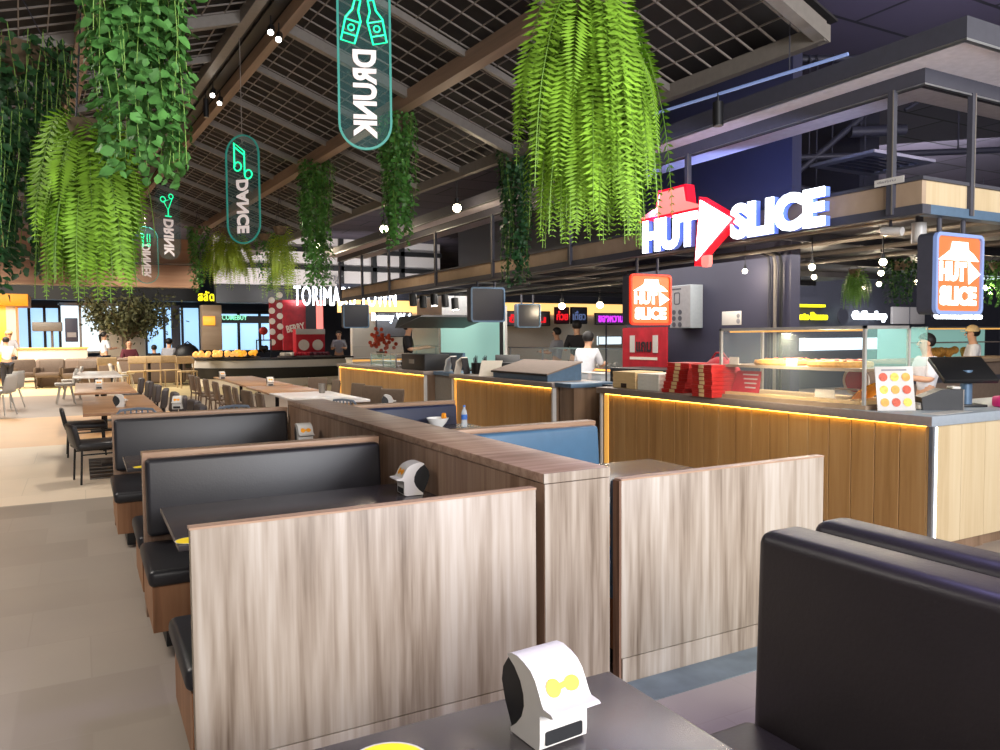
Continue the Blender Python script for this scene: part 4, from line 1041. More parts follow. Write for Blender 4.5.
# ================================================================== DINING AREA BEYOND THE BOOTHS
def chair(label, kind, loc, rz, group=None, s=1):
    """faces +Y (backrest at -Y)"""
    t = T({'black': 'metal_chair', 'wood': 'wooden_chair', 'brown': 'dining_chair', 'pad': 'padded_chair', 'shell': 'shell_chair', 'tube': 'tube_chair', 'lounge': 'armchair'}[kind], label, 'chair', loc, rz, group)
    if kind in ('wood', 'brown', 'pad'):
        m = {'wood': 'wchair', 'brown': 'bchair', 'pad': 'blackm'}[kind]; sm = {'wood': 'wchair', 'brown': 'bchair', 'pad': 'padch'}[kind]
        box(-.22, -.21, .42, .22, .22, .46 if kind != 'pad' else .49, .02).build('seat', sm, t)
        zb = {'wood': .84, 'brown': .86, 'pad': .82}[kind]; z0 = {'wood': .64, 'brown': .5, 'pad': .5}[kind]
        th = .05 if kind == 'pad' else .022; bk = MB().box(-.23, -th, z0, .23, th, zb, .03, 3); bk.v = [(a, b-.21-.12*(c-.45)-.10*(1-(a/.22)**2)*.4, c) for a, b, c in bk.v]; bk.build('backrest', sm, t)
        for sx in (-1, 1):
            MB().tube([(sx*.2, -.23-.12*(zb-.5), zb-.05), (sx*.2, -.22, .45), (sx*.21, -.26, 0)], .018, 6).build('leg', m, t)
            MB().tube([(sx*.19, .19, .43), (sx*.21, .22, 0)], .018, 6).build('leg', m, t)
    elif kind == 'black':
        st = MB().box(-.25, -.27, .43, .25, .27, .51, .035, 3); st.v = [(a, b, c-.5*max(0, abs(b)-.17)) for a, b, c in st.v]; st.build('seat', 'leather', t)
        bk = MB().box(-.24, -.03, .44, .24, .03, .70, .03, 3); bk.v = [(a, b-.27-.2*(c-.44)+.5*a*a, c-.35*a*a) for a, b, c in bk.v]; bk.build('backrest', 'leather', t)
        for sx in (-1, 1):
            for sy in (-1, 1): MB().tube([(sx*.18, sy*.2, .44), (sx*.21, sy*.22, .40), (sx*.22, sy*.24, 0)], .012, 8).build('leg', 'black', t)
            MB().cyl((sx*.21, -.22, .34), (sx*.21, .22, .34), .009, 6).build('stretcher', 'black', t)
    elif kind == 'shell':
        rings = []
        for i in range(9):
            s_ = i/8; z = .45 if s_ < .45 else .45+(s_-.45)/.55*.42; y = .22-.44*min(1, s_/.45) if s_ < .45 else -.22-.09*(s_-.45)/.55
            w = .21 if s_ < .6 else .21-.05*((s_-.6)/.4)**2
            for j in range(7):
                u = -1+2*j/6; rings.append((u*w, y+(.05*u*u if s_ > .4 else 0), z+(.05*u*u if s_ <= .45 else 0)))
        fs = [(i*7+j, i*7+j+1, (i+1)*7+j+1, (i+1)*7+j) for i in range(8) for j in range(6)]
        o = MB().add(rings, fs).build('shell', 'white', t, ang=60); so = o.modifiers.new('thickness', 'SOLIDIFY'); so.thickness = .03
        for sx in (-1, 1):
            for sy in (-1, 1): MB().cyl((sx*.12, sy*.12, .44), (sx*.2, sy*.2, 0), .02, 8, .014).build('leg', 'white', t)
    elif kind == 'tube':
        box(-.2, -.2, .43, .2, .2, .46, .02).build('seat', 'padch', t)
        for sx in (-1, 1):
            for sy in (-1, 1): MB().cyl((sx*.18, sy*.18, .44), (sx*.21, sy*.21, 0), .013, 8).build('leg', 'tubech', t)
        MB().tube([(-.21, -.2, .45), (-.23, -.26, .76), (-.17, -.28, .84), (0, -.29, .855), (.17, -.28, .84), (.23, -.26, .76), (.21, -.2, .45)], .016, 8).build('back_hoop', 'tubech', t)
        for k in range(5): MB().cyl((-.12+.06*k, -.21, .46), (-.12+.06*k, -.285, .85), .01, 6).build('spindle', 'tubech', t)
    elif kind == 'lounge':
        box(-.3, -.28, .3, .3, .3, .44, .04).build('seat', 'bchair', t)
        bk = MB().box(-.32, -.08, .4, .32, .0, .8, .04, 3); bk.v = [(a, b-.24-.2*(c-.4), c) for a, b, c in bk.v]; bk.build('backrest', 'bchair', t)
        for sx in (-1, 1):
            box(sx*.31-.03, -.28, .36, sx*.31+.03, .26, .58, .02).build('armrest', 'bchair', t)
            for sy in (-1, 1): MB().cyl((sx*.26, sy*.24, .3), (sx*.28, sy*.27, 0), .02, 6).build('leg', 'bchair', t)
    if s != 1: t.scale = (s, s, s)
    return t
def dtable(label, x0, x1, y0, y1, top='toptab', z=.75):
    xm, ym = (x0+x1)/2, (y0+y1)/2; hx, hy = (x1-x0)/2, (y1-y0)/2
    t = T('dining_table', label, 'table', (xm, ym, 0))
    box(-hx, -hy, z-.035, hx, hy, z, .004).build('tabletop', top, t)
    for sy in (-.5, .5):
        MB().cyl((0, sy*hy, .02), (0, sy*hy, z-.035), .035, 12).build('pedestal', 'blackm', t)
        box(-.25, sy*hy-.2, 0, .25, sy*hy+.2, .02, .005).build('foot_plate', 'blackm', t)
    return t
dtable('brown-topped long dining table just past the aisle booths', 0.0, .9, 10.7, 14.0)
dtable('brown-topped dining table, second in line beyond the aisle booths', -.12, .85, 15.0, 18.6)
dtable('white dining table, third in line beyond the aisle booths', -.2, .9, 21.5, 25.5, 'tablew')
ch = chair('black low-backed chair on tube legs, the nearer one beside the first brown table', 'black', (.16, 10.2, 0), R(-80), 'black low-backed chairs')
copy_tree(ch, (.03, 12.6, 0), R(-88), 'black low-backed chair on tube legs, the farther one beside the first brown table')
tb = chair('blue grey tube-backed chair at the near end of the first brown table', 'tube', (.55, 10.15, 0), R(0), 'tube chairs')
copy_tree(tb, (1.55, 9.9, 0), R(10), 'tube-backed chair standing behind the far black bench back')
p = at(358, 402, z=.8); copy_tree(tb, (p.x, p.y, 0), R(-60), 'tube-backed chair seen over the end of the long partition')
pad = chair('charcoal padded chair, nearest in the row along the brown tables', 'pad', (1.08, 10.5, 0), R(90), 'charcoal padded chairs')
for k, (x, y) in enumerate(((1.10, 11.3), (1.06, 12.2), (1.04, 13.2), (1.0, 14.3), (.98, 15.6), (.95, 17.0), (.9, 18.6))):
    copy_tree(pad, (x, y, 0), R(90+random.uniform(-8, 8)), f'charcoal padded chair, {("second", "third", "fourth", "fifth", "sixth", "seventh", "last")[k]} from the camera along the brown tables')
dtable('near end of the long wooden table, its reflection painted as a white top', 2.75, 3.75, 10.9, 13.1, 'tablew')  # purple reflection on the wooden table's near end painted as a white top
dtable('long wooden dining table right of the brown chair row', 2.75, 3.7, 13.2, 15.2)
dtable('wooden dining table farther along the brown chair row', 2.8, 3.7, 15.4, 19.6)
br = chair('brown chair, nearest of the row pulled up to the long wooden table', 'brown', (2.55, 11.6, 0), R(-90), 'brown dining chairs')
for k, y in enumerate((12.4, 13.3, 14.1, 15.3, 16.5, 17.6, 18.6)):
    copy_tree(br, (2.5-.01*k, y, 0), R(-90+random.uniform(-10, 10)), f'brown chair, {("second", "third", "fourth", "fifth", "sixth", "seventh", "last")[k]} of the row from the camera along the wooden table')
for k, (px, py) in enumerate(((303, 383), (322, 387), (332, 390), (345, 394), (285, 381))):
    p = at(px, py, z=.82); copy_tree(br, (max(p.x, 4.05), p.y, 0), R(90+10*k), ('dark low chair beyond the white-sheen table end, farther one', 'dark low chair behind the white-sheen table end', 'dark low chair just beyond the partition end', 'dark low chair nearest the grey cup', 'brown chair across the wooden table')[k])
p = at(322, 393, z=.75)
t = T('drink_cup', 'grey cup standing on the white-sheen table end', 'cup', (p.x, min(p.y, 12.9), .75)); MB().lathe([(.05, 0), (.06, .16), (.052, .16), (.045, .01)], n=14).build('cup_body', 'steelg', t)
for k, (px, py, lb) in enumerate(((222, 379, 'white napkin dispenser on the wooden table, farther one'), (270, 386, 'white napkin dispenser on the wooden table, nearer the partition'), (99, 389, 'white napkin dispenser between the two brown tables'), (120, 407, 'white and black napkin dispenser on the first brown table'), (178, 409, 'white napkin dispenser behind the far black bench back'), (388, 408, 'napkin dispenser on the dark table beyond the navy bench'))):
    p = at(px, py, z=.75); disp_at(p.x, p.y, R((10, 0, 0, 80, -20, 70)[k]), lb, s=1.0)
dtable('dark dining table just beyond the navy bench back', 2.3, 3.5, 8.3, 9.7, 'darkoak')
bp = at(160, 352, y=33.6); t = T('long_bench', 'long upholstered bench the far seated people sit on', 'bench', (bp.x, 34.3, 0)); box(-2.6, -.3, 0, 1.6, .5, .48, .05).build('seat', 'lowbench', t); box(-2.6, .6, 0, 1.6, .8, 1.0, .05).build('backrest', 'lowbench', t)
# wooden chairs and tables far off
wd = chair('light wooden open-back chair, leftmost of the far wooden row', 'wood', (0, 0, 0), 0, 'light wooden chairs')
first = True
for k, (px, py, rz) in enumerate(((137, 388, 170), (153, 387, 175), (171, 386, 190), (188, 388, 185), (200, 384, 90), (110, 391, 190))):
    p = at(px, py, z=0)
    lb = ('light wooden open-back chair under the tree, leftmost of the far row', 'light wooden open-back chair, second of the far row', 'light wooden open-back chair, third of the far row', 'light wooden open-back chair, fourth of the far row', 'light wooden chair at the end of the far row by the black counter', 'light wooden chair left of the tree trunk')[k]
    if first: wd.location = p; wd.rotation_euler.z = R(rz); wd['label'] = lb; wd.scale = (1.3,)*3; first = False
    else: copy_tree(wd, p, R(rz), lb, (1.3,)*3)
for k, (px, py, w) in enumerate(((150, 366, 2.4), (182, 366, 2.2), (112, 366, 2.0))):
    p = at(px, py, y=30.5); dtable(('dark table of the far wooden row, middle one', 'dark table of the far wooden row, right one', 'dark table of the far wooden row, left one')[k], p.x-.52, p.x+.52, 30.4, 31.3, 'darkoak', .95)
lo = None
for k, (px, py) in enumerate(((28, 388), (50, 388), (80, 389), (62, 381))):
    p = at(px, py, z=0); lb = ('brown lounge armchair in front of the white far counter, left one', 'brown lounge armchair in front of the white far counter, right one', 'brown lounge armchair at the right end of the group', 'brown lounge armchair behind the others, beside the low taupe sofa')[k]
    if lo is None: lo = chair(lb, 'lounge', p, R(200), 'lounge armchairs', 1.25)
    else: copy_tree(lo, p, R(200-30*k), lb)
sh = None
for k, (px, py, rz) in enumerate(((2, 415, 60), (11, 408, 50), (66, 404, 95), (72, 399, 95), (120, 392, -80), (127, 388, -85), (84, 386, 180))):
    p = at(px, py, z=0); lb = ('white shell chair cut by the left picture edge', 'white shell chair next to the one at the left edge', 'white shell chair left of the white table, nearer', 'white shell chair left of the white table, farther', 'white shell chair right of the white table, nearer', 'white shell chair right of the white table, farther', 'white shell chair at the far end of the white table')[k]
    if sh is None: sh = chair(lb, 'shell', p, R(rz), 'white shell chairs', 1.05)
    else: copy_tree(sh, p, R(rz), lb)
for k, (px, w) in enumerate(((50, .9), (88, 1.5), (152, 2.4))):
    p = at(px, 362, y=32); t = T('low_sofa', ('low taupe sofa back left of the seated woman', 'low taupe sofa back below the seated woman', 'long dark sofa back in front of the seated people')[k], 'sofa', (p.x, 32.0, 0))
    box(-w/2, 0, .0, w/2, .25, 1.0, .1, 3).build('backrest', 'lowbench', t); box(-w/2, .25, .0, w/2, .9, .5, .06).build('seat', 'lowbench', t)

# ================================================================== FAR SHOPS
def far_box(name, label, cat, px0, px1, py0, py1, Y, dep, m, part='body'):
    a, b = at(px0, (py0+py1)/2, y=Y), at(px1, (py0+py1)/2, y=Y); zt = at((px0+px1)/2, py0, y=Y).z; zb = max(0, at((px0+px1)/2, py1, y=Y).z)
    t = T(name, label, cat, ((a.x+b.x)/2, Y, zb)); w = (b.x-a.x)/2
    box(-w, 0, 0, w, dep, zt-zb, min(.02, dep*.2)).build(part, m, t); return t, w, zt-zb
# white counter far left
t, w, h = far_box('service_counter', 'white service counter at the far left with a black base', 'counter', 18, 88, 349, 380, 36, 1, 'cream')
box(-w-.05, -.1, h, w+.05, 1.05, h+.06, .01).build('worktop', 'warmlit', t); box(-w+.02, -.02, .28, w, 0, .42).build('dark_stripe', 'black', t)
# shop fronts behind: each a lit front with frame and mullions
def shopfront(label, px0, px1, py0, py1, Y, m, n, bar='darkg', head=None):
    t, w, h = far_box('storefront', label, 'storefront', px0, px1, py0, py1, Y, .1, m, 'lit_interior')
    fr = MB()
    for k in range(n+1): x = -w+2*w*k/n; fr.box(x-.06, -.12, 0, x+.06, -.01, h)
    fr.box(-w, -.12, h-.1, w, -.01, h+.05); fr.box(-w, -.12, 0, w, -.01, .1); fr.build('window_frame', bar, t)
    if head: box(-w, -.14, h*.72, w, -.02, h*.9).build('header_board', head, t)
    return t
shopfront('bright blue-lit shop front behind the far white counter', 14, 60, 306, 353, 43, 'screen', 3, 'darkg')
shopfront('white-lit shop front behind the seated woman', 60, 120, 304, 353, 43.5, 'screen2', 3, 'whitew')
shopfront('blue-lit glass shop front right of the tree', 146, 200, 306, 358, 43, 'screen', 3, 'darkg')
shopfront('turquoise-lit glass shop front under the yellow neon', 217, 280, 312, 352, 38, 'screen', 3, 'blackm', 'blackm')
t, w, h = far_box('cream_screen', 'cream partition screen behind the tree trunk', 'screen', 100, 146, 324, 395, 40, .1, 'cream'); box(-.04, -.02, 0, .04, 0, h).build('post', 'grey', t)
t, w, h = far_box('menu_pillar', 'dark blue menu pillar beside the far white counter', 'pillar', 65, 78, 318, 342, 36.9, .2, 'pillar'); box(-w*.7, -.02, h*.2, w*.7, -.003, h*.4).build('menu_print', 'grey', t)
t, w, h = far_box('kiosk', 'orange-lit kiosk at the left picture edge', 'kiosk', -30, 16, 306, 368, 38, 2, 'orlit'); box(-w-.1, -.4, h, w+.5, 2, h+.5, .02).build('canopy', 'orange', t); box(w*.6, -.05, .2, w+.02, 0, h).build('side_post', 'cream', t)
t, w, h = far_box('parasol_canopy', 'grey metal hood standing over the far white counter', 'hood', 32, 62, 322, 331, 37, 1.2, 'steelg', 'canopy'); MB().cyl((w*.3, .3, -.9), (w*.3, .3, 0), .05, 10).build('pole', 'steelg', t)
t, w, h = far_box('tan_pillar', 'tan column with a paper lantern below the yellow neon', 'column', 202, 222, 305, 350, 36, .6, 'tan'); box(-w*.9, -.1, h*.55, w*.3, -.02, h*.75, .02).build('lantern', 'orlit', t)
t, w, h = far_box('dark_post', 'dark square post right of the seated people', 'post', 173, 181, 305, 395, 38, .5, 'darkg'); box(-w-.1, -.1, 0, w+.1, .6, .3, .02).build('base_block', 'black', t)
# black and white curved counter
t = T('bar_counter', 'long black and white food bar below the red poster kiosk', 'counter', (0, 0, 0))
a, b = at(198, 358, y=28), at(352, 358, y=28); za = .98
pts = [(a.x+(b.x-a.x)*k/12, 28-1.1*math.sin(math.pi*k/12)*.6+(.9*(1-k/3)**2 if k < 3 else 0)) for k in range(13)]
def strip(z0, z1, off, top_off=0):
    mb = MB(); n = len(pts)
    vs = [(x, y-off, z0) for x, y in pts]+[(x, y-off-top_off, z1) for x, y in pts]+[(x, y+.8, z0) for x, y in pts]+[(x, y+.8, z1) for x, y in pts]
    fs = []
    for k in range(n-1): fs += [(k, k+1, n+k+1, n+k), (2*n+k+1, 2*n+k, 3*n+k, 3*n+k+1), (n+k, n+k+1, 3*n+k+1, 3*n+k), (k+1, k, 2*n+k, 2*n+k+1)]
    fs += [(0, n, 3*n, 2*n), (n-1, 2*n-1+2*n-n+0, 4*n-1, 2*n-1)] if 0 else [(0, n, 3*n, 2*n)]
    return mb.add(vs, fs)
strip(0, .28, 0).build('base', 'cream', t); strip(.28, .66, .06, .1).build('dark_band', 'black', t); strip(.66, .92, .12).build('white_band', 'white', t); strip(.92, 1.0, .2).build('worktop', 'black', t)
# food piled on it
for k, (px, w, m, lb) in enumerate(((207, .5, 'warmlit', 'glowing tray of food at the left end of the black food bar'), (231, .7, 'warmlit', 'large glowing heap of food on the black food bar'), (243, .5, 'orlit', 'orange glowing tray in the middle of the black food bar'), (300, .4, 'crimson', 'red goods tray right of the heart stand'), (286, .3, 'cream', 'cream jars tray on the black food bar'), (318, .4, 'shirtr', 'dark red goods tray at the right end of the bar'))):
    p = at(px, 355, y=28.2); t = T('food_tray', lb, 'tray', (p.x, 28.0, 1.0))
    box(-w, -.25, 0, w, .25, .05, .01).build('tray', 'steelg', t); mb = MB()
    for q in range(16): mb.ball((random.uniform(-w*.85, w*.85), random.uniform(-.18, .18), .08+.12*random.random()*(k < 3)+.02), .08, 8, 6)
    mb.build('food', m, t, kind='stuff')  # warm trays glow by their material, in place of lamp light on the food
t = T('heart_stand', 'small black frame stand with a dark heart and a red flower above', 'stand', (at(264, 350, y=28).x, 28.0, 1.0))
mb = MB()
for x in (-.25, .25): mb.box(x-.02, -.02, 0, x+.02, .02, .62)
mb.box(-.27, -.02, .6, .27, .02, .64); mb.build('frame', 'black', t); MB().ball((-.06, 0, .34), .1, 10, 7, (1, .3, 1)).ball((.06, 0, .34), .1, 10, 7, (1, .3, 1)).cyl((0, 0, .3), (0, 0, .14), .14, 10, .01).build('heart', 'black', t)
MB().ball((0, 0, .95), .15, 12, 8, (1, .5, 1)).cyl((0, 0, .64), (0, 0, .85), .015, 6).build('flower', 'red', t)
# red poster kiosk
t, w, h = far_box('poster_panel', 'brown patterned panel with small food pictures left of the red poster', 'panel', 270, 282, 300, 350, 30, .15, 'darkred')
for q in range(10): MB().lathe([(0, 0), (.12, 0), (.12, .02), (0, .02)], n=14).move(FACE_Y((-.15+.3*(q % 2), -.01, .3+.2*q))).build('picture', 'cream', t)
t, w, h = far_box('poster_panel', 'red poster panel with slanted white lettering under the large lit sign', 'panel', 283, 324, 300, 350, 30.5, .15, 'redposter')
mb = fit(text_mb('BERRY', .3, .01, .01), w*.9, .28); mb.move(FACE_Y((-w*.4, -.01, h*.45)) @ Matrix.Rotation(R(12), 4, 'Z')); mb.build('lettering', 'cream', t)
box(w*.1, -.02, h*.35, w*.6, -.003, h).build('dark_picture', 'darkg', t); box(w*.62, -.02, h*.2, w*.95, -.003, h).build('pink_picture', 'signpink', t)
t, w, h = far_box('pink_stall', 'small pink and white snack stall box with round pictures on the food bar', 'stall', 296, 325, 329, 353, 28.4, .5, 'crimson')
box(-w, -.03, h*.78, w, 0, h).build('header', 'white', t)
for q in range(2): MB().lathe([(0, 0), (.2, 0), (.2, .02), (0, .02)], n=18).move(FACE_Y((-.26+.52*q, -.01, .3))).build('picture', 'cream', t)
# upper white wall with mullions, big lettering, dark band
a, b = at(235, 262, y=33), at(440, 262, y=33); zt = at(300, 238, y=33).z; z1 = at(300, 286, y=33).z; z2 = at(300, 304, y=33).z
S('wall_upper', box(a.x-.8, 33, z1, b.x, 33.3, 6), 'whitew')
S('wall_band', box(a.x-.8, 32.8, z2, b.x+1, 33.3, z1), 'black')
mb = MB()
for px in (341, 374, 402): q = at(px, 262, y=32.9); mb.box(q.x-.1, 32.8, z1, q.x+.1, 33, 6)
for py in (253, 270): q = at(380, py, y=32.9); mb.box(a.x-.8, 32.8, q.z-.1, b.x, 33, q.z+.1)
S('trim_26', mb, 'black')
p = at(328, 278, y=32.8); t = T('wall_script', 'thin grey handwriting on the white wall above the large lit sign', 'lettering', p); mb = fit(text_mb('filling', .5, .01, 0, shear=.3), 1.3, .5); mb.move(FACE_Y((0, 0, 0))); mb.build('lettering', 'grey', t)
def lit_text(label, txt, px0, px1, py0, py1, Y, m, bold=.01, ext=.04, slant=0):
    a, b = at(px0, (py0+py1)/2, y=Y), at(px1, (py0+py1)/2, y=Y); zt, zb = at((px0+px1)/2, py0, y=Y).z, at((px0+px1)/2, py1, y=Y).z
    t = T('lit_lettering', label, 'sign', ((a.x+b.x)/2, Y, (zt+zb)/2))
    mb = fit(text_mb(txt, .5, ext, bold, 1.1), b.x-a.x, zt-zb); mb.move(FACE_Y((0, 0, 0))); mb.build('lettering', m, t)
    w = (b.x-a.x)/2; box(-w, ext+.0, -.03, w, ext+.06, .03).build('mounting_rail', 'darkg', t)
    return t
lit_text('white lit lettering partly hidden by the far end of the sign band', 'TORIMARU TOWN', 294, 396, 287, 306, 28.2, 'sign', -.004)
lit_text('small yellow neon lettering under the broad fern clump', 'สลัด', 198, 214, 291, 301, 30, 'neony')
lit_text('green lit lettering on the turquoise shop front', 'COMEBUY', 222, 247, 315, 320, 37.5, 'neonp')
lit_text('small white lit script behind the far counter', 'Bonny W.4', 372, 411, 313, 323, 27.5, 'sign', .005)
# warm cove wall of the back shops
a, b = at(345, 310, y=28), at(640, 310, y=28)
S('wall_shops', box(a.x+.6, 29, 0, b.x+6, 29.3, 3.3), 'cream')
zc0, zc1 = at(480, 313, y=28).z, at(480, 301, y=28).z
t = T('cove_light', 'long warm light cove above the back shops', 'light cove', ((a.x+b.x)/2, 28.9, zc0)); w = (b.x-a.x)/2
box(-w, 0, 0, w, .08, zc1-zc0).build('glow_strip', 'cove', t); box(-w, -.3, zc1-zc0, w, .1, zc1-zc0+.1).build('shelf', 'darkg', t)
S('wall_valance', box(a.x, 28.5, zc1+.1, b.x+8, 29, zc1+.6), 'darkg')
def panel_sign(label, px0, px1, py0, py1, Y, m, txt=None, tm='neonr'):
    t, w, h = far_box('menu_sign', label, 'sign', px0, px1, py0, py1, Y, .1, m, 'board')
    fr = ring(rrect(2*w, h, .04), rrect(2*w-.06, h-.06, .03), 0, .02); fr.move(FACE_Y((0, -.001, h/2))); fr.build('frame', 'blackm', t)
    if txt: mb = fit(text_mb(txt, .4, .015, .008), 2*w*.8, h*.55); mb.move(FACE_Y((0, -.02, h/2))); mb.build('lettering', tm, t)
    return t
panel_sign('grey sign board with red neon letters behind the small unlit lightbox', 504, 550, 311, 326, 27.6, 'grey', 'ข้าวมัน', 'neonr')
panel_sign('dark menu board with red pictures over the staff', 555, 569, 307, 324, 26.5, 'shirtr', 'ก๋วย', 'neonr')
panel_sign('dark grey menu board next to the red one over the staff', 571, 587, 307, 324, 26.4, 'darkg', 'เตี๋ยว', 'blueglow')
panel_sign('board with purple and white neon letters left of the orange lightbox', 595, 626, 313, 325, 27.4, 'grey', 'ของหวาน', 'neonpu')
panel_sign('small bright white screen below the purple neon board', 598, 622, 336, 345, 27.3, 'screen2')
panel_sign('large grey dim screen wall left of the steel hood', 376, 412, 312, 337, 27.9, 'grey')
# row of counters along the other side of the island
t = T('service_counter', 'pale glass-topped food counter on the other side of the island', 'counter', (8.9, 11.5, 0))
box(0, 0, 0, .7, 10.5, .9).build('body', 'cream', t); box(-.03, 0, .9, .73, 10.5, .95).build('worktop', 'slab', t); box(.0, .1, .985, .02, 10.4, 1.02).build('light_strip', 'warmlit', t)
fr = MB()
for k in range(8): fr.box(.02, 1.45*k, .95, .05, 1.45*k+.03, 1.42)
fr.box(.02, 0, 1.40, .05, 10.2, 1.43); fr.build('glass_frame', 'steel', t); box(.0, 0, .96, .006, 10.2, 1.40).build('front_glass', 'clear', t)
for k, (y, m, lb) in enumerate(((12.6, 'steelg', 'steel tray of dark food nearest the column on the pale counter'), (13.6, 'shirtk', 'dark pan heap on the pale food counter behind the white-shirted cook'), (14.8, 'topping', 'reddish food heap on the pale food counter'), (16.0, 'bluegr', 'blue grey bowls on the pale food counter'), (17.2, 'crust', 'brown food heap at the far part of the pale food counter'), (18.4, 'topping', 'orange food heap at the far end of the pale food counter'))):
    t = T('food_tray', lb, 'tray', (9.25, y, .95)); box(-.22, -.4, 0, .22, .4, .05, .01).build('tray', 'steel', t); mb = MB()
    for q in range(12): mb.ball((random.uniform(-.15, .15), random.uniform(-.3, .3), .08+.05*random.random()), .07, 8, 6)
    mb.build('food', m, t, kind='stuff')
# cooking bench with white-grey things in front of cook
t = T('prep_bench', 'steel prep bench in front of the white-shirted cook', 'bench', (7.0, 9.65, 0)); box(0, 0, .85, .7, 1.9, .9).build('bench_top', 'steel', t)
for x in (.03, .67):
    for y in (.05, 1.85): MB().cyl((x, y, 0), (x, y, .85), .025, 8).build('leg', 'steel', t)
for k in range(5):
    q = T('plastic_tub', ('translucent plastic tub, leftmost on the prep bench', 'translucent plastic tub, second on the prep bench', 'translucent plastic tub in the middle of the prep bench', 'translucent plastic tub, fourth on the prep bench', 'translucent plastic tub at the right end of the prep bench')[k], 'tub', (7.3, 11.3-.33*k, .9)); box(-.12, -.13, 0, .12, .13, .16, .02).build('tub_body', 'water', q); box(-.13, -.14, .155, .13, .14, .175, .005).build('lid', 'white', q)
t = T('service_counter', 'pale counter with a glass front beyond the far counter, in front of the cove wall', 'counter', (8.0, 25.0, 0))
box(0, 0, 0, 3.6, .7, .95).build('body', 'cream', t); box(-.03, -.03, .95, 3.63, .73, 1.0).build('worktop', 'white', t); box(0, -.01, 1.0, 3.6, 0, 1.4).build('front_glass', 'clear', t); box(0, -.02, .88, 3.6, 0, .94).build('light_strip', 'warmlit', t)
t = T('flower_bunch', 'brown dried flower bunch standing on the pale counter beyond the far counter', 'flowers', (9.1, 25.3, 1.0)); MB().lathe([(.1, 0), (.16, .2), (.14, .2), (.08, .02)], n=12).build('vase', 'bark', t)
mb = MB()
for k in range(40): mb.ball((random.gauss(0, .22), random.gauss(0, .1), .6+random.gauss(0, .18)), .07, 7, 5)
mb.build('blossoms', 'topping', t, kind='stuff')
# steel hood with teal glass kitchen behind the far counter
p0, p1 = at(415, 318, d=14.5), at(472, 318, d=14.5)
t = T('extractor_hood', 'steel extractor hood over the kitchen behind the far counter', 'hood', (6.35, 14.2, 0))
mb = MB(); z0 = 1.86
mb.add([(-.6, -.45, z0+.2), (1.0, -.45, z0+.2), (1.0, .9, z0), (-.6, .9, z0), (-.5, -.4, z0+.24), (1.0, -.4, z0+.24), (1.0, .9, z0+.24), (-.5, .9, z0+.24)], [(0,3,2,1),(4,5,6,7),(0,1,5,4),(1,2,6,5),(2,3,7,6),(3,0,4,7)])
mb.build('canopy', 'black', t); box(-.1, -.38, z0+.24, 1.0, .9, z0+.62).build('duct_box', 'steel', t)
box(-.2, -.4, 1.0, -.195, .9, z0).build('side_glass', 'tealglass', t)
t = T('kitchen_screen', 'teal lit glass screen beside the steel hood', 'screen', (7.65, 14.0, 0)); box(0, 0, .9, .04, 3.0, 2.2).build('glass', 'teallit', t); box(-.02, -.02, 0, .06, 0, 2.5).build('post', 'blackm', t); box(0, 0, 0, .04, 3.0, .9).build('lower_panel', 'steelg', t)
t = T('grill_unit', 'dark steel grill unit below the hood', 'grill', (6.6, 13.6, 0)); box(0, 0, 0, .7, 1.2, .95).build('body', 'steelg', t); box(.0, .02, .95, .05, 1.1, 1.35).build('splash_guard', 'bluegr', t); box(.08, .05, .95, .65, 1.1, 1.02).build('grate', 'black', t)
t = T('menu_wall', 'white wall panel with a pink picture behind the steel hood', 'wall panel', (8.2, 15.6, 0)); box(0, -.8, .9, .06, 1.6, 2.35).build('panel', 'whitew', t); box(-.01, -.2, 1.2, 0, .1, 1.7).build('picture', 'signpink', t); box(-.02, -.8, 1.0, 0, 1.6, 1.06).build('light_strip', 'warmlit', t)
# shops on the far right
S('wall_shops_right', box(15, 16.2, 0, 30, 16.5, 4.0), 'darkg')
lit_text('yellow lit lettering seen through the display case top', 'Torto-Storao', 794, 827, 312, 320, 16.0, 'neony', 0)
t = lit_text('white lit sign with a green round mark behind the display case', 'Coffeeshop', 853, 886, 311, 322, 15.9, 'sign', .02)
p = at(842, 316, y=15.9); q = T('round_sign', 'small round green lit sign left of the white one', 'sign', p); MB().lathe([(0, 0), (.2, 0), (.2, .04), (0, .04)], n=20).move(FACE_Y((0, 0, 0))).build('disc', 'neonp', q); MB().lathe([(.2, 0), (.24, 0), (.24, .05), (.2, .05)], n=20).move(FACE_Y((0, 0, 0))).build('rim', 'darkg', q)
lit_text('white-violet lit lettering below the right lightbox', 'Greenwoods', 935, 981, 313, 319, 13.2, 'sign', .02)
t, w, h = far_box('illuminated_sign', 'long bright white light panel behind the pizzas', 'light panel', 799, 880, 338, 350, 14.6, .1, 'screen2', 'diffuser'); box(-w, -.02, -.06, w, .1, 0).build('lower_rail', 'darkg', t)
t, w, h = far_box('white_panel', 'white wall panel behind the small ivy', 'panel', 893, 925, 307, 324, 16.08, .1, 'whitew'); box(-.02, -.02, 0, .02, 0, h).build('joint', 'grey', t)
t, w, h = far_box('light_shelf', 'thin yellow lit shelf far behind the column edge', 'shelf', 797, 826, 304, 307, 15.9, .2, 'neony', 'lit_edge'); box(-w, 0, .08, w, .25, .3).build('canopy', 'darkg', t)
t, w, h = far_box('tube_lamp', 'white tube lamp right of the right lightbox', 'lamp', 980, 1004, 276, 280, 12.5, .06, 'screen2', 'tube'); MB().cyl((-w*.8, .03, .1), (-w*.8, .03, 3.0), .01, 6).cyl((w*.8, .03, .1), (w*.8, .03, 3.0), .01, 6).build('hanger_rod', 'pipe', t); box(-w, -.01, .06, w, .08, .1).build('holder', 'darkg', t)
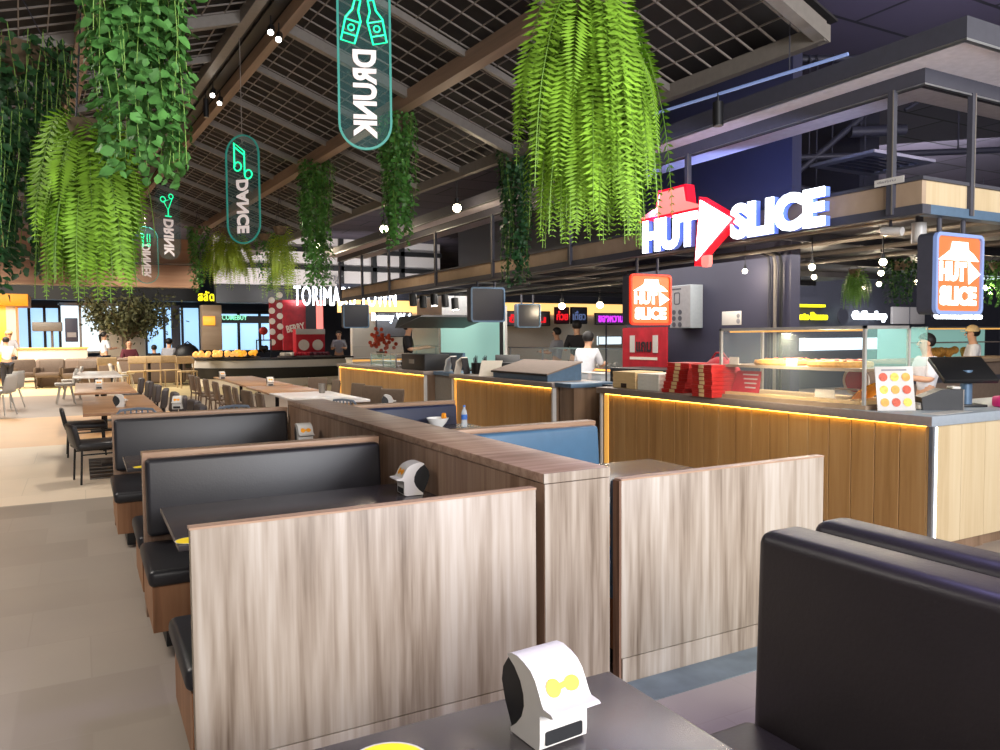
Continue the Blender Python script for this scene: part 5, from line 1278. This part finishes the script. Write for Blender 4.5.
# pastry case and counter at far right
t, w, h = far_box('pastry_case', 'glass pastry case behind the black-haired cook', 'display case', 906, 985, 327, 362, 10.5, .7, 'teallit', 'back_glass')
box(-w, -.5, 0, w, 0, .1).build('base_board', 'tan', t); box(-w, -.45, h*.55, w, 0, h*.58).build('shelf', 'slab', t); box(-w, -.5, h-.03, w, 0, h).build('top_rail', 'steel', t); box(-w, -.48, h-.06, w, -.44, h-.03).build('strip_lamp', 'warmlit', t)
for k in range(3): MB().cyl((-w+w*k, -.48, 0), (-w+w*k, -.48, h), .015, 8).build('upright', 'steel', t)
mb = MB()
for q in range(22): mb.ball((random.uniform(-w*.6, w*.4), -.2+random.uniform(-.1, .1), .18+.1*random.random()), .09, 8, 6)
mb.build('pastries', 'crust', t, kind='stuff')
t, w, h = far_box('service_counter', 'pinkish back counter with a long top behind the card reader', 'counter', 905, 1040, 362, 540, 6.5, .7, 'lowbench'); box(-w-.05, -.1, h, w, .75, h+.05, .01).build('worktop', 'tan', t); box(-w+.1, -.012, h*.1, -w+1.0, 0, h*.6).build('drawer_front', 'orange', t); box(-w, -.02, h*.78, w, 0, h*.84).build('dark_stripe', 'darkg', t)
# services above the island
for k, (px0, py0, px1, py1, r) in enumerate(((794, 175, 868, 112, .05), (790, 158, 1000, 150, .05), (850, 132, 905, 130, .09), (905, 110, 935, 92, .03), (800, 188, 880, 205, .05), (760, 60, 1000, 55, .06))):
    a, b = at(px0, py0, d=12), at(px1, py1, d=12); t = T('ceiling_duct', ('sloping dark pipe above the lit letters', 'long level dark pipe above the island', 'short fat dark pipe with hangers', 'thin dark brace right of the first post', 'low dark pipe just above the letters', 'long dark pipe across the slab at top right')[k], 'pipe', a)
    MB().cyl((0, 0, 0), b-a, r, 12).build('pipe', 'pipe', t)
    for s in (.2, .8): q = (b-a)*s; MB().cyl(q, (q.x, q.y, 6.0-a.z), .012, 6).build('hanger_rod', 'pipe', t)
a = at(872, 165, d=10.5); t = T('air_vent', 'slim square air vent frame above the post right of the letters', 'vent', a)
fr = ring(rrect(1.3, 1.0, .02), rrect(1.0, .7, .02), 0, .04); fr.build('frame', 'grey', t); fr = MB()
for k in range(6): fr.box(-.5, -.33+.13*k, .0, .5, -.30+.13*k, .03)
fr.build('slats', 'pipe', t)
S('wall_plant', box(11.5, 8.5, 3.1, 12, 24, 6), 'pipe')

# ================================================================== PEOPLE
def person(label, loc, face, h=1.7, shirt='shirtw', legs='trouser', pose='stand', hair='short', cap=None, mask=False, reach=.5, lean=0):
    """continuous skinned body; faces +Y before turning"""
    t = T('person', label, 'person', loc, face)
    k = h/1.7
    sit = pose == 'sit'
    zp = .48 if sit else .92
    V = {}
    E_, names = [], []
    def v(n, x, y, z, r): V[n] = (Vector((x, y, z)), r); names.append(n)
    ly = lean
    v('pel', 0, 0, zp, .135); v('waist', 0, .01+ly*.3, zp+.17, .125); v('chest', 0, .0+ly*.7, zp+.36, .15); v('neckb', 0, -.01+ly, zp+.50, .085); v('neck', 0, .0+ly, zp+.56, .056)
    v('jaw', 0, .02+ly*1.1, zp+.62, .07); v('head', 0, .02+ly*1.15, zp+.70, .088); v('crown', 0, .01+ly*1.15, zp+.775, .066)
    for s, n in ((-1, 'L'), (1, 'R')):
        v('sh'+n, s*.17, 0+ly*.85, zp+.46, .07); v('el'+n, s*.23, .06+ly, zp+.22, .047); v('wr'+n, s*.17, .06+.5*reach+ly, zp+.20+.1*reach, .036); v('ha'+n, s*.15, .14+.5*reach+ly, zp+.20+.1*reach, .04)
        if sit: v('hip'+n, s*.1, .06, zp-.01, .1); v('kn'+n, s*.12, .44, zp-.01, .07); v('an'+n, s*.12, .44, .08, .045); v('to'+n, s*.12, .58, .04, .045)
        else: v('hip'+n, s*.1, .0, zp-.08, .1); v('kn'+n, s*.1, .02, .5, .07); v('an'+n, s*.1, 0, .08, .045); v('to'+n, s*.1, .14, .04, .045)
    ed = [('pel', 'waist'), ('waist', 'chest'), ('chest', 'neckb'), ('neckb', 'neck'), ('neck', 'jaw'), ('jaw', 'head'), ('head', 'crown')]
    for n in 'LR': ed += [('chest', 'sh'+n), ('sh'+n, 'el'+n), ('el'+n, 'wr'+n), ('wr'+n, 'ha'+n), ('pel', 'hip'+n), ('hip'+n, 'kn'+n), ('kn'+n, 'an'+n), ('an'+n, 'to'+n)]
    def skin(nm, keep, m, grow_, root):
        ks = [n for n in names if n in keep]; idx = {n: i for i, n in enumerate(ks)}
        me = bpy.data.meshes.new(nm); me.from_pydata([V[n][0]*k for n in ks], [(idx[a], idx[b]) for a, b in ed if a in idx and b in idx], [])
        o = bpy.data.objects.new(nm, me); C.objects.link(o); md = o.modifiers.new('skin', 'SKIN'); md.use_smooth_shade = True
        for n in ks:
            r = (V[n][1]+grow_)*k; me.skin_vertices[0].data[idx[n]].radius = (r, r*(.72 if n in ('pel', 'waist', 'chest') else 1)); me.skin_vertices[0].data[idx[n]].use_root = n == root
        o.modifiers.new('smooth', 'SUBSURF').levels = 2; o.modifiers['smooth'].render_levels = 2
        bpy.context.view_layer.update()
        m2 = bpy.data.meshes.new_from_object(o.evaluated_get(_dg())); bpy.data.objects.remove(o); bpy.data.meshes.remove(me)
        m2.materials.clear(); m2.materials.append(M[m]); m2.name = nm; q = bpy.data.objects.new(nm, m2); C.objects.link(q); q.parent = t
        return q
    skin('body', set(names), 'skin', 0, 'pel')
    skin('shirt', {'pel', 'waist', 'chest', 'neckb', 'shL', 'elL', 'shR', 'elR'}, shirt, .016, 'pel')
    skin('trousers', {'pel', 'hipL', 'knL', 'anL', 'hipR', 'knR', 'anR'}, legs, .014, 'pel')
    for s in (-1, 1): MB().ball(Vector((s*.05, .40 if 0 else (.52 if sit else .08), .045))*k, .06*k, 10, 6, (.8, 1.9, .75)).build('shoe', 'black', t) if 0 else MB().ball(Vector((s*(.12 if sit else .1), (.52 if sit else .07), .045))*k, .055*k, 10, 6, (.85, 2.0, .8)).build('shoe', 'black', t)
    hd = V['head'][0]*k; 
    mb = MB().ball(hd+Vector((0, -.018, .028))*k, .108*k, 16, 10, (.95, 1.02, 1.0))
    mb.v = [(a, b-(max(0, (b-hd.y)/(.06*k))*.045*k if c < hd.z+.045*k and b > hd.y else 0), max(c, hd.z-.05*k if b < hd.y else hd.z+.03*k)) for a, b, c in mb.v]
    if hair != 'bald': mb.build('hair', 'hair', t)
    if hair == 'tail': MB().tube([hd+Vector((0, -.1, .05))*k, hd+Vector((0, -.17, 0))*k, hd+Vector((0, -.16, -.16))*k, hd+Vector((0, -.12, -.28))*k], [.03*k, .045*k, .035*k, .01], 8).build('ponytail', 'hair', t)
    fc = MB()
    for s in (-1, 1): fc.ball(hd+Vector((s*.034, .084, .005))*k, .012*k, 8, 6)
    fc.build('eyes', 'hair', t)
    MB().tube([hd+Vector((0, .082, .01))*k, hd+Vector((0, .105, -.025))*k, hd+Vector((0, .088, -.035))*k], [.008*k, .014*k, .01*k], 6).build('nose', 'skin', t)
    for s in (-1, 1): MB().ball(hd+Vector((s*.09, 0, -.01))*k, .022*k, 8, 6, (.4, .8, 1.2)).build('ear', 'skin', t)
    MB().tube([hd+Vector((-.02, .083, -.06))*k, hd+Vector((0, .088, -.062))*k, hd+Vector((.02, .083, -.06))*k], .006*k, 5).build('mouth', 'darkred', t)
    if mask: MB().ball(hd+Vector((0, .045, -.045))*k, .062*k, 12, 8, (1.05, .85, .85)).build('mask', 'mask', t)
    if cap:
        mb = MB().ball(hd+Vector((0, -.01, .035))*k, .113*k, 16, 9); mb.v = [(a, b, max(c, hd.z+.03*k)) for a, b, c in mb.v]; mb.cyl(hd+Vector((0, .1, .036))*k, hd+Vector((0, .1, .046))*k, .07*k, 14); mb.build('cap', cap, t)
    for s, n in ((-1, 'L'), (1, 'R')):
        w, hp = V['wr'+n][0]*k, V['ha'+n][0]*k; d = (hp-w).normalized(); sd = Vector((s, 0, 0)); fb = MB()
        for q in range(4): o = hp+d*.03*k+sd*(-.024+.016*q)*k; fb.tube([o, o+d*.035*k, o+d*(.055+.01*(q in (1, 2)))*k+Vector((0, 0, -.015))*k], [.009*k, .008*k, .006*k], 6)
        fb.tube([hp-sd*.03*k, hp-sd*.05*k+d*.03*k, hp-sd*.045*k+d*.055*k], [.010*k, .009*k, .007*k], 6); fb.build('fingers', 'skin', t)
    return t
def P_at(px, d, z=0): q = at(px, 345, d=d); return (q.x, q.y, z)
person('person in white shirt and face mask at the prep bench behind the brown gate', P_at(586, 13.4), R(-60), 1.70, 'shirtw', mask=True, reach=.6, lean=.08)
person('person in a dark shirt with back turned beyond the white-shirted cook', P_at(577, 18.6), R(-20), 2.0, 'shirtk')
person('dark-haired person partly hidden left of the one with back turned', P_at(557, 20.0), R(30), 1.85, 'shirtg')
person('person in black with a dark cap working behind the far counter', P_at(408, 20.0), R(-120), 2.02, 'shirtk', cap='pillar', reach=.7)
person('dark-haired person low behind the glass food cases at the far counter', P_at(339, 29.4), R(160), 1.9, 'shirtg')
person('black-haired person in a white shirt seen from behind the menu board', P_at(927, 9.6), R(60), 1.62, 'shirtw', reach=.6)
person('person in a white top and tan cap at the far right pastry case', P_at(973, 13.2), R(40), 1.74, 'shirtw', cap='kraft', reach=.6)
person('person in a pale shirt standing at the far left by the orange kiosk', P_at(9, 29), R(200), 2.0, 'shirtg', cap='kraft')
person('person in a white shirt standing with back turned at the far left', P_at(6, 26), R(20), 1.75, 'shirtw')
person('person with a long ponytail and white top by the far low sofa', P_at(104, 31), R(-60), 1.95, 'shirtw', hair='tail')
person('bald person in a maroon top sitting beside the tree trunk', P_at(129, 30.6), R(190), 2.2, 'shirtr', pose='sit', hair='bald')
person('small person in black sitting left of the grey-shirted one', P_at(154, 31.4), R(10), 1.9, 'shirtk', pose='sit')
person('person in a grey shirt sitting at the far wooden row', P_at(169, 31.4), R(-30), 2.25, 'shirtg', pose='sit')
t = T('dark_backpack', 'black bulky backpack on the seat right of the grey-shirted person', 'bag', (P_at(187, 31.3)[0], P_at(187, 31.3)[1], .56)); MB().ball((0, 0, .45), .5, 14, 9, (1, .7, 1)).build('bag_body', 'black', t); MB().tube([(-.15, -.2, .9), (0, -.2, 1.02), (.15, -.2, .9)], .03, 6).build('handle', 'black', t)
# standing grille / drain by the chair
p = at(98, 468, z=0); t = T('floor_grate', 'dark floor grate beside the nearer black low-backed chair', 'grate', (p.x+.05, p.y, 0))
box(-.15, -.9, .001, .15, .9, .006).build('dark_sheet', 'black', t); mb = MB()
for k in range(7): mb.box(-.15, -.9+.29*k, .006, .15, -.87+.29*k, .012)
mb.build('bars', 'steelg', t)

# ================================================================== LIGHT
def area(name, loc, aim, e, sx, sy, col=(1, 1, 1), spread=180):
    l = bpy.data.lights.new(name, 'AREA'); l.energy = e; l.color = col; l.shape = 'RECTANGLE'; l.size = sx; l.size_y = sy; l.spread = R(spread)
    o = bpy.data.objects.new(name, l); C.objects.link(o); o.location = loc
    d = Vector(aim)-Vector(loc); o.rotation_euler = d.to_track_quat('-Z', 'Y').to_euler(); return o
area('ceiling_light_booths', (.4, -3.0, 3.3), (1.6, 3.2, .6), 320, 2.4, 1.6, (1, .93, .86))
area('unseen_shop_light', (3.6, -3.0, 2.8), (3.0, 3.6, .6), 560, 2.0, 1.4, (.92, .94, 1))  # area light standing for an unseen shop sign behind the camera
area('ceiling_light_counter', (8.5, -1.0, 4.0), (7.0, 3.6, .7), 170, 2, 1.5, (1, .95, .85))
area('ceiling_light_aisle', (-1.6, 6.5, 5.2), (-1.2, 6.5, 0), 800, 2, 5, (1, .93, .84))
def spotl(name, loc, aim, e, deg, col, blend=.8, r=.12):
    l = bpy.data.lights.new(name, 'SPOT'); l.energy = e; l.color = col; l.spot_size = R(deg); l.spot_blend = blend; l.shadow_soft_size = r
    o = bpy.data.objects.new(name, l); C.objects.link(o); o.location = loc; o.rotation_euler = (Vector(aim)-Vector(loc)).to_track_quat('-Z', 'Y').to_euler(); return o
for k, (x, y) in enumerate(((1.5, 11), (1.3, 14), (1.15, 17), (1.0, 20), (-1.6, 12), (-1.7, 16), (-1.8, 20), (3.3, 12.5), (3.1, 16), (2.9, 20))):
    spotl('dining_fill_spot', (x, y, 4.2), (x+.1, y+.6, 0), 330, 120, (1, .92, .8))  # added spots without fixtures that brighten the dining area
area('ceiling_light_far', (-2, 31, 5.6), (-1, 32, 0), 3000, 8, 10, (1, .9, .76))
area('ceiling_light_island', (7.2, 11, 2.62), (7.2, 11, 0), 420, 2.5, 12, (1, .93, .85))
area('wall_fill_right', (15.5, 11.5, 4.5), (20, 16.2, 2.2), 700, 6, 4, (.95, .95, 1))  # added light aimed at the right shop wall to brighten it
area('trellis_uplight', (2.5, 3.0, 1.9), (2.5, 9, 5), 25, 3, 1, (1, .9, .8))  # uplight without a fixture, aimed at the trellis
area('blue_sign_light', (5.0, 5.0, 3.3), (6.0, 5.6, 3.3), 6, 2.2, .3, (.55, .6, 1), 90)
area('case_lamp', (5.62, 4.75, 1.69), (5.72, 4.75, 1.0), 30, .1, 1.4, (1, .85, .6))
for k in range(4): spotl('wall_fill_spot', (5+2.6*k, 29.5, 3.4), (5+2.6*k, 33, 5), 260, 110, (1, .97, .95))  # added spots that brighten the white upper wall
spotl('violet_tint_spot', (3.0, 2.2, 3.9), (2.6, 2.2, 0), 150, 110, (.46, .42, 1))  # added violet spots tinting the front table, sofa tops and right bench
spotl('violet_tint_spot', (1.9, .9, 3.6), (1.3, 1.3, .7), 190, 80, (.5, .46, 1))
area('blue_sign_wash', (5.75, 5.6, 3.0), (7.5, 7.0, 3.3), 34, 1.8, .3, (.3, .4, 1), 110)
spotl('upper_fill_spot', (9.5, 4.5, 3.9), (11, 9, 6), 220, 150, (.8, .74, 1))  # added violet uplight that lifts the dark ceiling at upper right
def pt(name, loc, e, col, r=.1):
    l = bpy.data.lights.new(name, 'POINT'); l.energy = e; l.color = col; l.shadow_soft_size = r; o = bpy.data.objects.new(name, l); C.objects.link(o); o.location = loc
w = bpy.data.worlds.new('world'); SC.world = w; w.use_nodes = True
w.node_tree.nodes['Background'].inputs['Color'].default_value = (.9, .92, 1, 1); w.node_tree.nodes['Background'].inputs['Strength'].default_value = .4
SC.view_settings.view_transform = 'Standard'; SC.view_settings.look = 'None'; SC.view_settings.gamma = 1; SC.view_settings.exposure = 0; SC.view_settings.use_curve_mapping = False
SC.cycles.use_denoising = True
SC.cycles.max_bounces = 8; SC.cycles.transparent_max_bounces = 16
SC.cycles.sample_clamp_indirect = 4
